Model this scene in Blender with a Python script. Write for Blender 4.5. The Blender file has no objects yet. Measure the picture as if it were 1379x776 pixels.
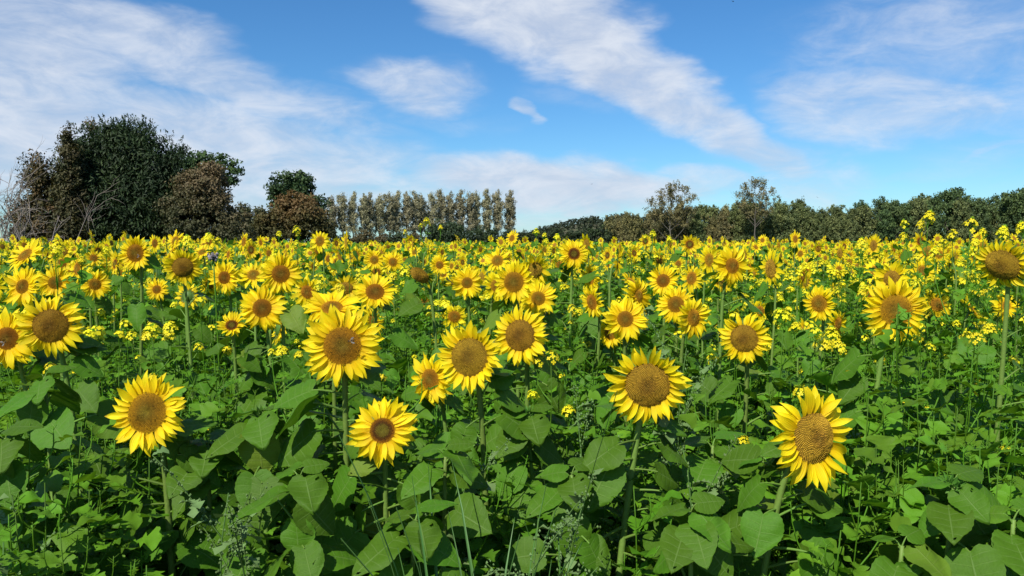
import bpy, math, random
import numpy as np
from mathutils import Vector, Matrix, Quaternion, Euler

# ---------------------------------------------------------------- camera
scene = bpy.context.scene
col = scene.collection
R = math.radians
PW, PH, F = 1379.0, 776.0, 1062.0        # photograph size and focal length in its pixels
EYE = 1.70
HOR = 328.0                              # photo row of the true horizon
PITCH = math.atan((PH / 2 - HOR) / F)    # camera looks a little down
cam_d = bpy.data.cameras.new('camera')
cam_d.sensor_width = 36.0
cam_d.lens = 36.0 * F / PW
cam_d.clip_start = 0.05
cam_d.clip_end = 6000
cam = bpy.data.objects.new('camera', cam_d)
cam.location = (0, 0, EYE)
cam.rotation_euler = (math.pi / 2 - PITCH, 0, 0)
col.objects.link(cam)
scene.camera = cam

# ---------------------------------------------------------------- sun, sky, exposure
SUN_AZ, SUN_EL = R(-152), R(46)          # azimuth from +Y clockwise: behind the camera, to the left
sun_from = Vector((math.sin(SUN_AZ) * math.cos(SUN_EL), math.cos(SUN_AZ) * math.cos(SUN_EL), math.sin(SUN_EL)))
sd = bpy.data.lights.new('sun', 'SUN')
sd.energy = 5.0
sd.angle = R(0.53)
sd.color = (1.0, 0.95, 0.86)
sun = bpy.data.objects.new('sun', sd)
sun.rotation_euler = (-sun_from).to_track_quat('-Z', 'Y').to_euler()
sun.location = (-20, -30, 40)
col.objects.link(sun)

scene.view_settings.view_transform = 'Standard'
scene.view_settings.look = 'None'
scene.view_settings.exposure = 0.4
scene.view_settings.gamma = 1.0
scene.view_settings.use_curve_mapping = False
scene.cycles.max_bounces = 8
scene.cycles.transparent_max_bounces = 8


def pix_dir(px, py):
    xc = (px - PW / 2) / F
    yc = -(py - PH / 2) / F
    c, s = math.cos(PITCH), math.sin(PITCH)
    return Vector((xc, c + yc * s, -s + yc * c))


def at(px, py, depth):
    """world point seen at a photograph pixel, at the given distance ahead (world Y)"""
    d = pix_dir(px, py)
    k = depth / d.y
    return Vector((d.x * k, depth, EYE + d.z * k))


def azel(px, py):
    d = pix_dir(px, py).normalized()
    return math.atan2(d.x, d.y), math.asin(d.z)


class NT:
    """small helper for node trees"""
    def __init__(self, tree):
        self.t = tree
        tree.nodes.clear()

    def n(self, kind, **kw):
        nd = self.t.nodes.new(kind)
        for k, v in kw.items():
            setattr(nd, k, v)
        return nd

    def link(self, a, b):
        self.t.links.new(a, b)

    def put(self, sock, v):
        if hasattr(v, 'is_output'):
            self.t.links.new(v, sock)
        else:
            sock.default_value = v

    def m(self, op, a, b=None, c=None, clamp=False):
        nd = self.n('ShaderNodeMath', operation=op, use_clamp=clamp)
        self.put(nd.inputs[0], a)
        if b is not None:
            self.put(nd.inputs[1], b)
        if c is not None:
            self.put(nd.inputs[2], c)
        return nd.outputs[0]

    def mix(self, f, a, b, blend='MIX'):
        nd = self.n('ShaderNodeMix', data_type='RGBA', blend_type=blend)
        self.put(nd.inputs[0], f)
        self.put(nd.inputs[6], a)
        self.put(nd.inputs[7], b)
        return nd.outputs[2]

    def smooth(self, v, lo, hi):
        nd = self.n('ShaderNodeMapRange', interpolation_type='SMOOTHSTEP')
        self.put(nd.inputs[0], v)
        nd.inputs[1].default_value = lo
        nd.inputs[2].default_value = hi
        return nd.outputs[0]

    def noise(self, vec, scale, detail=4, rough=0.55, dist=0.0):
        nd = self.n('ShaderNodeTexNoise')
        if vec is not None:
            self.link(vec, nd.inputs['Vector'])
        nd.inputs['Scale'].default_value = scale
        nd.inputs['Detail'].default_value = detail
        nd.inputs['Roughness'].default_value = rough
        nd.inputs['Distortion'].default_value = dist
        return nd.outputs[0]


def make_world():
    w = bpy.data.worlds.new('World')
    scene.world = w
    w.use_nodes = True
    t = NT(w.node_tree)
    out = t.n('ShaderNodeOutputWorld')
    bg = t.n('ShaderNodeBackground')
    t.link(bg.outputs[0], out.inputs[0])
    sky = t.n('ShaderNodeTexSky', sky_type='NISHITA')
    sky.sun_disc = False
    sky.sun_elevation = SUN_EL
    sky.sun_rotation = SUN_AZ
    sky.altitude = 50
    sky.air_density = 1.0
    sky.dust_density = 0.2
    sky.ozone_density = 4.0
    hs = t.n('ShaderNodeHueSaturation')
    hs.inputs['Saturation'].default_value = 1.12
    hs.inputs['Value'].default_value = 1.0
    t.link(sky.outputs[0], hs.inputs['Color'])
    blue = t.mix(1.0, hs.outputs[0], (0.52, 0.80, 0.97, 1), 'MULTIPLY')
    tc = t.n('ShaderNodeTexCoord')
    sep = t.n('ShaderNodeSeparateXYZ')
    t.link(tc.outputs['Generated'], sep.inputs[0])
    az = t.m('ARCTAN2', sep.outputs[0], sep.outputs[1])
    el = t.m('ARCSINE', sep.outputs[2])
    cv = t.n('ShaderNodeCombineXYZ')
    t.link(az, cv.inputs[0]); t.link(el, cv.inputs[1])
    # streaked cirrus coordinates: long along a falling diagonal
    mp = t.n('ShaderNodeMapping')
    mp.inputs['Rotation'].default_value = (0, 0, R(16))
    mp.inputs['Scale'].default_value = (1.0, 2.5, 1.0)
    t.link(cv.outputs[0], mp.inputs[0])
    big = t.noise(mp.outputs[0], 3.2, 5, 0.55, 0.3)
    fine = t.noise(mp.outputs[0], 11.0, 9, 0.62, 0.5)
    rip = t.noise(mp.outputs[0], 34.0, 5, 0.6, 0.6)
    # warped coordinates for the cloud bodies
    wn = t.n('ShaderNodeTexNoise')
    t.link(mp.outputs[0], wn.inputs['Vector'])
    wn.inputs['Scale'].default_value = 6.0
    wn.inputs['Detail'].default_value = 5
    wsep = t.n('ShaderNodeSeparateColor')
    t.link(wn.outputs['Color'], wsep.inputs[0])
    waz = t.m('ADD', az, t.m('MULTIPLY', t.m('SUBTRACT', wsep.outputs[0], 0.5), 0.16))
    wel = t.m('ADD', el, t.m('MULTIPLY', t.m('SUBTRACT', wsep.outputs[1], 0.5), 0.09))
    # cloud bodies: photo x, y, half length, half width, tilt (deg, + falls to the right), strength
    bodies = [(60, 190, 450, 100, 6, 0.84), (240, 72, 290, 40, 19, 0.66), (380, 140, 120, 40, 14, 0.55),
              (-150, 60, 260, 120, 0, 0.8), (300, 255, 270, 75, -4, 0.75),
              (555, 105, 105, 40, 6, 0.72), (545, 152, 160, 20, 8, 0.28), (706, 150, 15, 27, -8, 0.62),
              (690, -12, 190, 70, 26, 0.95), (790, 56, 140, 52, 34, 0.95), (885, 120, 125, 40, 31, 0.88), (985, 175, 140, 34, 26, 0.80),
              (1075, 222, 130, 46, 22, 0.5),
              (740, 250, 210, 42, 4, 1.0), (660, 290, 190, 30, 0, 0.6), (930, 245, 110, 26, 6, 0.55),
              (1180, 140, 140, 48, 12, 0.70), (1310, 40, 240, 84, 0, 0.46), (1430, 130, 180, 130, 0, 0.40),
              (1350, 210, 60, 8, -10, 0.5), (1270, 238, 110, 10, -6, 0.3), (480, 262, 130, 18, -4, 0.45),
              (770, 130, 80, 30, 12, 0.28)]
    total = None
    for (bx, by, a, b, tilt, s) in bodies:
        ca, ce = azel(bx, by)
        ra, rb = a / F, b / F
        th = R(tilt)
        dx = t.m('SUBTRACT', waz, ca)
        dy = t.m('SUBTRACT', wel, ce)
        # long axis direction in (az, el): falls to the right for a positive tilt
        p = t.m('ADD', t.m('MULTIPLY', dx, math.cos(th) / ra), t.m('MULTIPLY', dy, -math.sin(th) / ra))
        q = t.m('ADD', t.m('MULTIPLY', dx, math.sin(th) / rb), t.m('MULTIPLY', dy, math.cos(th) / rb))
        r2 = t.m('ADD', t.m('MULTIPLY', p, p), t.m('MULTIPLY', q, q))
        g = t.m('MULTIPLY', t.smooth(r2, 1.8, 0.05), s)
        total = g if total is None else t.m('MAXIMUM', total, g)
    # the same kind of broken cirrus everywhere the photograph does not show
    away = t.m('MAXIMUM', t.smooth(t.m('ABSOLUTE', az), 0.62, 0.95), t.smooth(el, 0.33, 0.55))
    rest = t.m('MULTIPLY', t.smooth(big, 0.47, 0.66), t.m('MULTIPLY', away, 0.85))
    total = t.m('MAXIMUM', total, rest)
    tex = t.m('ADD', t.m('MULTIPLY', t.m('SUBTRACT', fine, 0.5), 0.85), t.m('MULTIPLY', t.m('SUBTRACT', rip, 0.5), 0.24))
    tex = t.m('ADD', tex, t.m('MULTIPLY', t.m('SUBTRACT', big, 0.5), 0.5))
    # texture only acts where there is some cloud
    dens = t.m('ADD', total, t.m('MULTIPLY', tex, t.smooth(total, 0.02, 0.45)))
    dens = t.smooth(dens, 0.08, 1.08)
    dens = t.m('MULTIPLY', dens, 0.93, clamp=True)
    above = t.smooth(el, -0.01, 0.03)
    dens = t.m('MULTIPLY', dens, above)
    cc = t.mix(t.smooth(fine, 0.3, 0.7), (4.2, 4.8, 5.9, 1), (5.7, 6.1, 6.8, 1))
    c = t.mix(dens, blue, cc)
    t.link(c, bg.inputs['Color'])
    bg.inputs['Strength'].default_value = 0.1


make_world()
rng = np.random.default_rng(7)
random.seed(7)

# ---------------------------------------------------------------- mesh helpers

class G:
    """triangle soup with point colours and a leaf coordinate"""
    def __init__(self, V=None, T=None, C=None, U=None, M=None):
        self.V = np.zeros((0, 3)) if V is None else np.asarray(V, float)
        n = len(self.V)
        self.T = np.zeros((0, 3), int) if T is None else np.asarray(T, int).reshape(-1, 3)
        if C is None:
            C = np.ones((n, 3))
        C = np.asarray(C, float)
        self.C = np.tile(C, (n, 1)) if C.ndim == 1 else C
        self.U = np.zeros((n, 3)) if U is None else np.asarray(U, float)
        self.M = np.zeros(len(self.T), int) if M is None else (np.full(len(self.T), M) if np.isscalar(M) else np.asarray(M))

    def tf(self, mat, scale_col=None):
        m = np.array(mat)
        V = self.V @ m[:3, :3].T + m[:3, 3]
        C = self.C if scale_col is None else self.C * np.asarray(scale_col)
        return G(V, self.T, C, self.U, self.M)

    def mesh(self, name, mats, smooth=True):
        me = bpy.data.meshes.new(name)
        nv, nt = len(self.V), len(self.T)
        me.vertices.add(nv)
        me.vertices.foreach_set('co', self.V.astype(np.float32).ravel())
        me.loops.add(nt * 3)
        me.loops.foreach_set('vertex_index', self.T.astype(np.int32).ravel())
        me.polygons.add(nt)
        me.polygons.foreach_set('loop_start', np.arange(0, nt * 3, 3, dtype=np.int32))
        me.polygons.foreach_set('loop_total', np.full(nt, 3, dtype=np.int32))
        me.polygons.foreach_set('material_index', self.M.astype(np.int32))
        me.polygons.foreach_set('use_smooth', np.full(nt, smooth, dtype=bool))
        a = me.attributes.new('Col', 'FLOAT_COLOR', 'POINT')
        a.data.foreach_set('color', np.concatenate([self.C, np.ones((nv, 1))], 1).astype(np.float32).ravel())
        u = me.attributes.new('uvp', 'FLOAT_VECTOR', 'POINT')
        u.data.foreach_set('vector', self.U.astype(np.float32).ravel())
        if not isinstance(mats, (list, tuple)):
            mats = [mats]
        for m in mats:
            me.materials.append(m)
        me.update(calc_edges=True)
        return me


def merge(gs):
    gs = [g for g in gs if len(g.V)]
    off = 0
    T = []
    for g in gs:
        T.append(g.T + off)
        off += len(g.V)
    return G(np.concatenate([g.V for g in gs]), np.concatenate(T), np.concatenate([g.C for g in gs]),
             np.concatenate([g.U for g in gs]), np.concatenate([g.M for g in gs]))


def scatter(protos, mats, tints=None):
    """merge many transformed copies of prototype soups, fast: mats is a list of (index, 4x4)"""
    out = []
    by = {}
    for k, (i, m) in enumerate(mats):
        by.setdefault(i, []).append((k, m))
    for i, lst in by.items():
        p = protos[i]
        A = np.array([np.array(m) for _, m in lst])
        n, nv = len(lst), len(p.V)
        V = np.einsum('nij,vj->nvi', A[:, :3, :3], p.V) + A[:, None, :3, 3]
        T = p.T[None] + (np.arange(n) * nv)[:, None, None]
        C = np.tile(p.C[None], (n, 1, 1))
        if tints is not None:
            C = C * np.array([tints[k] for k, _ in lst])[:, None, :]
        out.append(G(V.reshape(-1, 3), T.reshape(-1, 3), C.reshape(-1, 3), np.tile(p.U, (n, 1)), np.tile(p.M, n)))
    return merge(out)


def grid_tris(r, c):
    T = []
    for i in range(r - 1):
        for j in range(c - 1):
            a = i * c + j
            T += [(a, a + c, a + 1), (a + 1, a + c, a + c + 1)]
    return T


def tube(path, radii, k=6, color=(1, 1, 1), M=0, cap=True):
    P = np.asarray(path, float)
    n = len(P)
    radii = np.broadcast_to(np.asarray(radii, float), (n,))
    V = []
    ref = np.array((0.13, 0.99, 0.05))
    for i in range(n):
        d = P[min(i + 1, n - 1)] - P[max(i - 1, 0)]
        d = d / (np.linalg.norm(d) + 1e-9)
        if abs(d @ ref) > 0.95:
            ref = np.array((0.98, 0.1, 0.1))
        s = np.cross(d, ref); s /= np.linalg.norm(s) + 1e-9
        u = np.cross(s, d)
        for j in range(k):
            a = 2 * math.pi * j / k
            V.append(P[i] + radii[i] * (math.cos(a) * s + math.sin(a) * u))
    T = []
    for i in range(n - 1):
        for j in range(k):
            a, b = i * k + j, i * k + (j + 1) % k
            T += [(a, b, a + k), (b, b + k, a + k)]
    if cap:
        V.append(P[-1]); e = len(V) - 1
        for j in range(k):
            T.append(((n - 1) * k + j, (n - 1) * k + (j + 1) % k, e))
    U = np.zeros((len(V), 3)); U[:, 0] = np.linspace(0, 1, len(V))
    return G(V, T, np.asarray(color), U, M)


def bez(p0, p1, p2, p3, n):
    t = np.linspace(0, 1, n)[:, None]
    p0, p1, p2, p3 = [np.asarray(p, float) for p in (p0, p1, p2, p3)]
    return (1 - t) ** 3 * p0 + 3 * (1 - t) ** 2 * t * p1 + 3 * (1 - t) * t * t * p2 + t ** 3 * p3


def loc_rot(loc, rot=(0, 0, 0), s=1.0):
    if not hasattr(s, '__len__'):
        s = (s, s, s)
    return Matrix.LocRotScale(Vector(loc), Euler(rot) if not isinstance(rot, Quaternion) else rot, Vector(s))


def ob(name, data, parent=None, loc=(0, 0, 0), rot=None, scale=None):
    o = bpy.data.objects.new(name, data)
    o.location = loc
    if rot is not None:
        if isinstance(rot, Quaternion):
            o.rotation_mode = 'QUATERNION'
            o.rotation_quaternion = rot
        else:
            o.rotation_euler = rot
    if scale is not None:
        o.scale = scale if hasattr(scale, '__len__') else (scale,) * 3
    o.parent = parent
    col.objects.link(o)
    return o


def tag(o, label=None, cat=None, group=None, kind=None):
    if label: o['label'] = label
    if cat: o['category'] = cat
    if group: o['group'] = group
    if kind: o['kind'] = kind
    return o


KIDS = {}


def kid(name, data, parent, loc=(0, 0, 0), rot=None, scale=None):
    o = ob(name, data, parent, loc, rot, scale)
    KIDS.setdefault(parent.name, []).append(o)
    return o


def copy_tree(o, parent=None):
    c = o.copy()
    col.objects.link(c)
    c.parent = parent
    ks = KIDS.get(o.name, [])
    for ch in ks:
        cc = copy_tree(ch, c)
        KIDS.setdefault(c.name, []).append(cc)
    return c


# ---------------------------------------------------------------- materials

def mat_base(name):
    m = bpy.data.materials.new(name)
    m.use_nodes = True
    return m, NT(m.node_tree)


def foliage_mat(name, color=None, rough=0.5, transl=0.25, var=0.25, spec=0.35, veins=False, tcol=None, bump=0.0,
                noise_scale=60.0):
    """leaf or petal material; colour comes from 'Col' x optional colour, varied per object and in patches"""
    m, t = mat_base(name)
    out = t.n('ShaderNodeOutputMaterial')
    pr = t.n('ShaderNodeBsdfPrincipled')
    at_ = t.n('ShaderNodeAttribute', attribute_name='Col')
    oi = t.n('ShaderNodeObjectInfo')
    tc = t.n('ShaderNodeTexCoord')
    base = at_.outputs['Color']
    if color:
        base = t.mix(1.0, base, tuple(color) + (1,), 'MULTIPLY')
    hs = t.n('ShaderNodeHueSaturation')
    t.link(base, hs.inputs['Color'])
    v = t.m('ADD', 1.0 - var / 2, t.m('MULTIPLY', oi.outputs['Random'], var))
    nz = t.noise(tc.outputs['Object'], noise_scale, 3, 0.6)
    v = t.m('MULTIPLY', v, t.m('ADD', 0.78, t.m('MULTIPLY', nz, 0.44)))
    t.link(v, hs.inputs['Value'])
    h = t.m('ADD', 0.5 - 0.008, t.m('MULTIPLY', oi.outputs['Random'], 0.020))
    t.link(h, hs.inputs['Hue'])
    base = hs.outputs[0]
    height = nz
    if veins:
        uv = t.n('ShaderNodeAttribute', attribute_name='uvp')
        s = t.n('ShaderNodeSeparateXYZ')
        t.link(uv.outputs['Vector'], s.inputs[0])
        av = t.m('ABSOLUTE', s.outputs[1])
        mid = t.smooth(av, 0.06, 0.0)
        ph = t.m('SUBTRACT', t.m('MULTIPLY', s.outputs[0], 6.0), t.m('MULTIPLY', av, 0.9))
        fr = t.m('ABSOLUTE', t.m('SUBTRACT', t.m('FRACT', ph), 0.5))
        side = t.m('MULTIPLY', t.smooth(fr, 0.09, 0.0), t.smooth(av, 1.0, 0.55))
        vein = t.m('MAXIMUM', mid, t.m('MULTIPLY', side, 0.6))
        base = t.mix(t.m('MULTIPLY', vein, 0.42), base, (0.17, 0.26, 0.075, 1))
        # quilted surface between the veins
        q = t.m('MULTIPLY', t.m('COSINE', t.m('MULTIPLY', ph, 2 * math.pi)), 0.5)
        nz2 = t.noise(tc.outputs['Object'], 150.0, 3, 0.6)
        height = t.m('ADD', t.m('ADD', t.m('MULTIPLY', nz, 0.5), t.m('MULTIPLY', nz2, 0.35)), t.m('SUBTRACT', t.m('MULTIPLY', q, -0.3), t.m('MULTIPLY', vein, 0.6)))
        # some leaves are yellowing
        base = t.mix(t.m('MULTIPLY', t.smooth(oi.outputs['Random'], .92, .99), .4), base, (0.22, 0.22, 0.03, 1))
        # brown blemishes
        bl = t.noise(tc.outputs['Object'], 26.0, 4, 0.7)
        blm = t.m('MULTIPLY', t.smooth(bl, 0.68, 0.76), 0.55)
        base = t.mix(blm, base, (0.13, 0.11, 0.03, 1))
    t.link(base, pr.inputs['Base Color'])
    pr.inputs['Roughness'].default_value = rough
    pr.inputs['Specular IOR Level'].default_value = spec
    if bump:
        b = t.n('ShaderNodeBump')
        b.inputs['Strength'].default_value = bump
        b.inputs['Distance'].default_value = 0.004
        t.link(height, b.inputs['Height'])
        t.link(b.outputs[0], pr.inputs['Normal'])
    if transl:
        tr = t.n('ShaderNodeBsdfTranslucent')
        tb = t.mix(1.0, base, tuple(tcol or (1.25, 1.2, 0.6)) + (1,), 'MULTIPLY')
        t.link(tb, tr.inputs['Color'])
        mx = t.n('ShaderNodeMixShader')
        mx.inputs[0].default_value = transl
        t.link(pr.outputs[0], mx.inputs[1]); t.link(tr.outputs[0], mx.inputs[2])
        t.link(mx.outputs[0], out.inputs[0])
    else:
        t.link(pr.outputs[0], out.inputs[0])
    return m


def petal_mat():
    m, t = mat_base('sunflower_petal')
    out = t.n('ShaderNodeOutputMaterial')
    pr = t.n('ShaderNodeBsdfPrincipled')
    uv = t.n('ShaderNodeAttribute', attribute_name='uvp')
    s = t.n('ShaderNodeSeparateXYZ')
    t.link(uv.outputs['Vector'], s.inputs[0])
    oi = t.n('ShaderNodeObjectInfo')
    base = t.mix(t.smooth(s.outputs[0], 0.0, 0.55), (0.92, 0.62, 0.005, 1), (0.96, 0.76, 0.008, 1))
    # thin darker lines along the petal
    ln = t.m('ABSOLUTE', t.m('SINE', t.m('MULTIPLY', s.outputs[1], 9.0)))
    base = t.mix(t.m('MULTIPLY', t.smooth(ln, 0.25, 0.0), 0.22), base, (0.74, 0.44, 0.004, 1))
    old = t.m('MULTIPLY', t.smooth(oi.outputs['Random'], .80, .97), t.smooth(s.outputs[0], .72, 1.0))
    base = t.mix(t.m('MULTIPLY', old, .7), base, (0.42, 0.20, 0.02, 1))
    hs = t.n('ShaderNodeHueSaturation')
    t.link(base, hs.inputs['Color'])
    t.link(t.m('ADD', 0.86, t.m('MULTIPLY', oi.outputs['Random'], 0.2)), hs.inputs['Value'])
    t.link(t.m('ADD', 0.495, t.m('MULTIPLY', oi.outputs['Random'], 0.010)), hs.inputs['Hue'])
    t.link(hs.outputs[0], pr.inputs['Base Color'])
    pr.inputs['Roughness'].default_value = 0.55
    pr.inputs['Specular IOR Level'].default_value = 0.25
    b = t.n('ShaderNodeBump')
    b.inputs['Strength'].default_value = 0.35
    b.inputs['Distance'].default_value = 0.002
    t.link(ln, b.inputs['Height'])
    t.link(b.outputs[0], pr.inputs['Normal'])
    tr = t.n('ShaderNodeBsdfTranslucent')
    t.link(hs.outputs[0], tr.inputs['Color'])
    mx = t.n('ShaderNodeMixShader')
    mx.inputs[0].default_value = 0.45
    t.link(pr.outputs[0], mx.inputs[1]); t.link(tr.outputs[0], mx.inputs[2])
    t.link(mx.outputs[0], out.inputs[0])
    return m


M = {}
M['petal'] = petal_mat()
M['leaf'] = foliage_mat('sunflower_leaf', (0.068, 0.160, 0.010), 0.5, 0.28, 0.4, 0.16, veins=True, bump=0.4, noise_scale=22)
M['stem'] = foliage_mat('sunflower_stem', (0.125, 0.205, 0.035), 0.6, 0.0, 0.3, 0.3, bump=0.3, noise_scale=90)
M['green'] = foliage_mat('bract_green', (0.09, 0.18, 0.03), 0.55, 0.15, 0.25, 0.3, noise_scale=80)
M['disc'] = foliage_mat('flower_disc', None, 0.8, 0.0, 0.12, 0.15, noise_scale=9)
M['mleaf'] = foliage_mat('mustard_leaf', (0.105, 0.232, 0.014), 0.48, 0.32, 0.45, 0.2, bump=0.4, noise_scale=55)
M['mpetal'] = foliage_mat('mustard_petal', (0.80, 0.69, 0.016), 0.55, 0.3, 0.1, 0.2, tcol=(1, 1, 1), noise_scale=200)
M['goose'] = foliage_mat('goosefoot', (0.115, 0.19, 0.060), 0.75, 0.1, 0.2, 0.2, noise_scale=120)
M['grass'] = foliage_mat('grass_blade', (0.085, 0.19, 0.045), 0.4, 0.25, 0.2, 0.4, noise_scale=30)
M['tree'] = foliage_mat('tree_foliage', None, 0.6, 0.18, 0.15, 0.25, noise_scale=0.9)
M['bark'] = foliage_mat('tree_bark', None, 0.85, 0.0, 0.2, 0.15, noise_scale=3)
M['plain'] = foliage_mat('plain_matte', None, 0.7, 0.0, 0.05, 0.3, noise_scale=20)


def ground_mat():
    m, t = mat_base('soil_and_grass')
    out = t.n('ShaderNodeOutputMaterial')
    pr = t.n('ShaderNodeBsdfPrincipled')
    tc = t.n('ShaderNodeTexCoord')
    a = t.noise(tc.outputs['Object'], 0.35, 6, 0.6)
    b_ = t.noise(tc.outputs['Object'], 14.0, 6, 0.65)
    soil = t.mix(b_, (0.035, 0.024, 0.014, 1), (0.095, 0.068, 0.042, 1))
    grass = t.mix(b_, (0.03, 0.06, 0.015, 1), (0.075, 0.12, 0.03, 1))
    t.link(t.mix(t.smooth(a, 0.42, 0.6), soil, grass), pr.inputs['Base Color'])
    pr.inputs['Roughness'].default_value = 0.9
    bp = t.n('ShaderNodeBump')
    bp.inputs['Strength'].default_value = 0.8
    bp.inputs['Distance'].default_value = 0.05
    t.link(b_, bp.inputs['Height']); t.link(bp.outputs[0], pr.inputs['Normal'])
    t.link(pr.outputs[0], out.inputs[0])
    return m


M['ground'] = ground_mat()

# ---------------------------------------------------------------- ground and far hill
n = 41
xs = np.sign(np.linspace(-1, 1, n)) * np.abs(np.linspace(-1, 1, n)) ** 2.5 * 3000
ys = np.sign(np.linspace(-1, 1, n)) * np.abs(np.linspace(-1, 1, n)) ** 2.5 * 3000
V = np.array([(x, y, 0.0) for y in ys for x in xs])
r_ = np.hypot(V[:, 0], V[:, 1])
V[:, 2] = np.where(r_ > 5, 0.02 * np.sin(V[:, 0] * .9) * np.cos(V[:, 1] * .7), 0)
T = []
for i in range(n - 1):
    for j in range(n - 1):
        a = i * n + j
        T += [(a, a + 1, a + n), (a + 1, a + n + 1, a + n)]
tag(ob('ground', G(V, T).mesh('ground', M['ground'])), kind='structure')

HILL_D = 760.0


def hill_top(x):
    """height of the far hill along its ridge (x in metres at HILL_D)"""
    px = PW / 2 + x / HILL_D * F
    pts = [(600, -2), (680, 2), (720, 10), (755, 18), (790, 23), (830, 25), (870, 24), (930, 18), (1050, 10), (1250, 6), (1500, -2)]
    return float(np.interp(px, [p[0] for p in pts], [p[1] for p in pts]))


hx = np.linspace(-90, 640, 60)
hy = np.linspace(-110, 260, 14)
V = []
for y in hy:
    f = math.exp(-(y / 90.0) ** 2) if y < 0 else math.exp(-(y / 220.0) ** 2)
    for x in hx:
        V.append((x, HILL_D + y, hill_top(x) * f - 1.0 + 0.5 * math.sin(x * .05 + y * .03)))
T = []
for i in range(len(hy) - 1):
    for j in range(len(hx) - 1):
        a = i * len(hx) + j
        T += [(a, a + 1, a + len(hx)), (a + 1, a + len(hx) + 1, a + len(hx))]
tag(ob('hill', G(V, T).mesh('hill', M['ground'])), kind='structure')

# ---------------------------------------------------------------- trees

def rhombs(P, N, D, L, W, C, bend=0.0):
    """leaf faces: centres P, normals N, directions D, length and width arrays, colours"""
    n = len(P)
    D = D - N * np.sum(D * N, 1, keepdims=True)
    D /= np.linalg.norm(D, axis=1, keepdims=True) + 1e-9
    S = np.cross(N, D)
    L = np.broadcast_to(L, (n,))[:, None]; W = np.broadcast_to(W, (n,))[:, None]
    V = np.stack([P - D * L * .5, P + S * W * .5 + D * L * .05, P + D * L * .5 - N * bend * L, P - S * W * .5 + D * L * .05], 1)
    b = (np.arange(n) * 4)[:, None]
    T = np.stack([b + np.array([[0, 1, 2]]), b + np.array([[0, 2, 3]])], 1).reshape(-1, 3)
    return G(V.reshape(-1, 3), T, np.repeat(C, 4, 0))


def unit(a):
    return a / (np.linalg.norm(a, axis=1, keepdims=True) + 1e-9)


def crown(lobes, n_clump, per, clump_r, size, cols, rg, aspect=1.6, up=0.2, flat=0.75, shell=0.55, spread=0.6, colmode=None):
    """foliage in uneven clumps spread through the lobes; lobes = [(centre, radii), ...]"""
    vol = np.array([abs(l[1][0] * l[1][1] * l[1][2]) ** (2 / 3) for l in lobes])
    pick = rg.choice(len(lobes), n_clump, p=vol / vol.sum())
    c = np.array([l[0] for l in lobes])[pick]
    r = np.array([l[1] for l in lobes])[pick]
    d = unit(rg.normal(size=(n_clump, 3)))
    k = (shell + (1 - shell) * rg.random(n_clump) ** .6) * (0.93 + .14 * rg.random(n_clump))
    cc = c + d * r * k[:, None]
    cc[:, 2] = np.maximum(cc[:, 2], 0.2)
    crad = clump_r * (0.55 + 0.8 * rg.random(n_clump))
    idx = np.repeat(np.arange(n_clump), per)
    m = len(idx)
    off = rg.normal(size=(m, 3)) * 0.5
    nn = np.linalg.norm(off, axis=1, keepdims=True)
    off = off / np.maximum(nn, 1e-6) * np.minimum(nn, .95)
    off[:, 2] *= flat
    P = cc[idx] + off * crad[idx][:, None]
    out = unit(d[idx] * 0.8 + unit(off) * 0.7 + np.array((0, 0, up)))
    N = unit(out + spread * rg.normal(size=(m, 3)))
    D = unit(out * .6 + np.array((0, 0, up * 1.5)) + 0.7 * rg.normal(size=(m, 3)))
    s = size * (0.6 + 0.8 * rg.random(m))
    cols = np.asarray(cols, float)
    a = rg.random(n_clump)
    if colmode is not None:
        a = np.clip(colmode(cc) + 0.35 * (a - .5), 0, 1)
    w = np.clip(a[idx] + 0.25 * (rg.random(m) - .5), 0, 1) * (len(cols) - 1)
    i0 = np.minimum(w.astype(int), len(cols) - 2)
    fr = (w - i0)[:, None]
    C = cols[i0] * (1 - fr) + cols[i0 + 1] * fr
    C = C * (0.8 + 0.4 * rg.random((m, 1)))
    return rhombs(P, N, D, s * math.sqrt(aspect), s / math.sqrt(aspect), C, 0.12)


def lumps(lobes, n, r, rg):
    """boughs: small rounded masses over the surface of the main lobes"""
    vol = np.array([abs(l[1][0] * l[1][1] * l[1][2]) ** (2 / 3) for l in lobes])
    pick = rg.choice(len(lobes), n, p=vol / vol.sum())
    out = []
    for k in pick:
        c, rad = np.array(lobes[k][0]), np.array(lobes[k][1])
        d = unit(rg.normal(size=(1, 3)))[0]
        rr = r * rg.uniform(.55, 1.25)
        p = c + d * rad * rg.uniform(.72, 1.0)
        p[2] = max(p[2], .3)
        out.append((tuple(p), (rr * rg.uniform(.9, 1.3), rr, rr * rg.uniform(.6, .9))))
    return out


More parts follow.
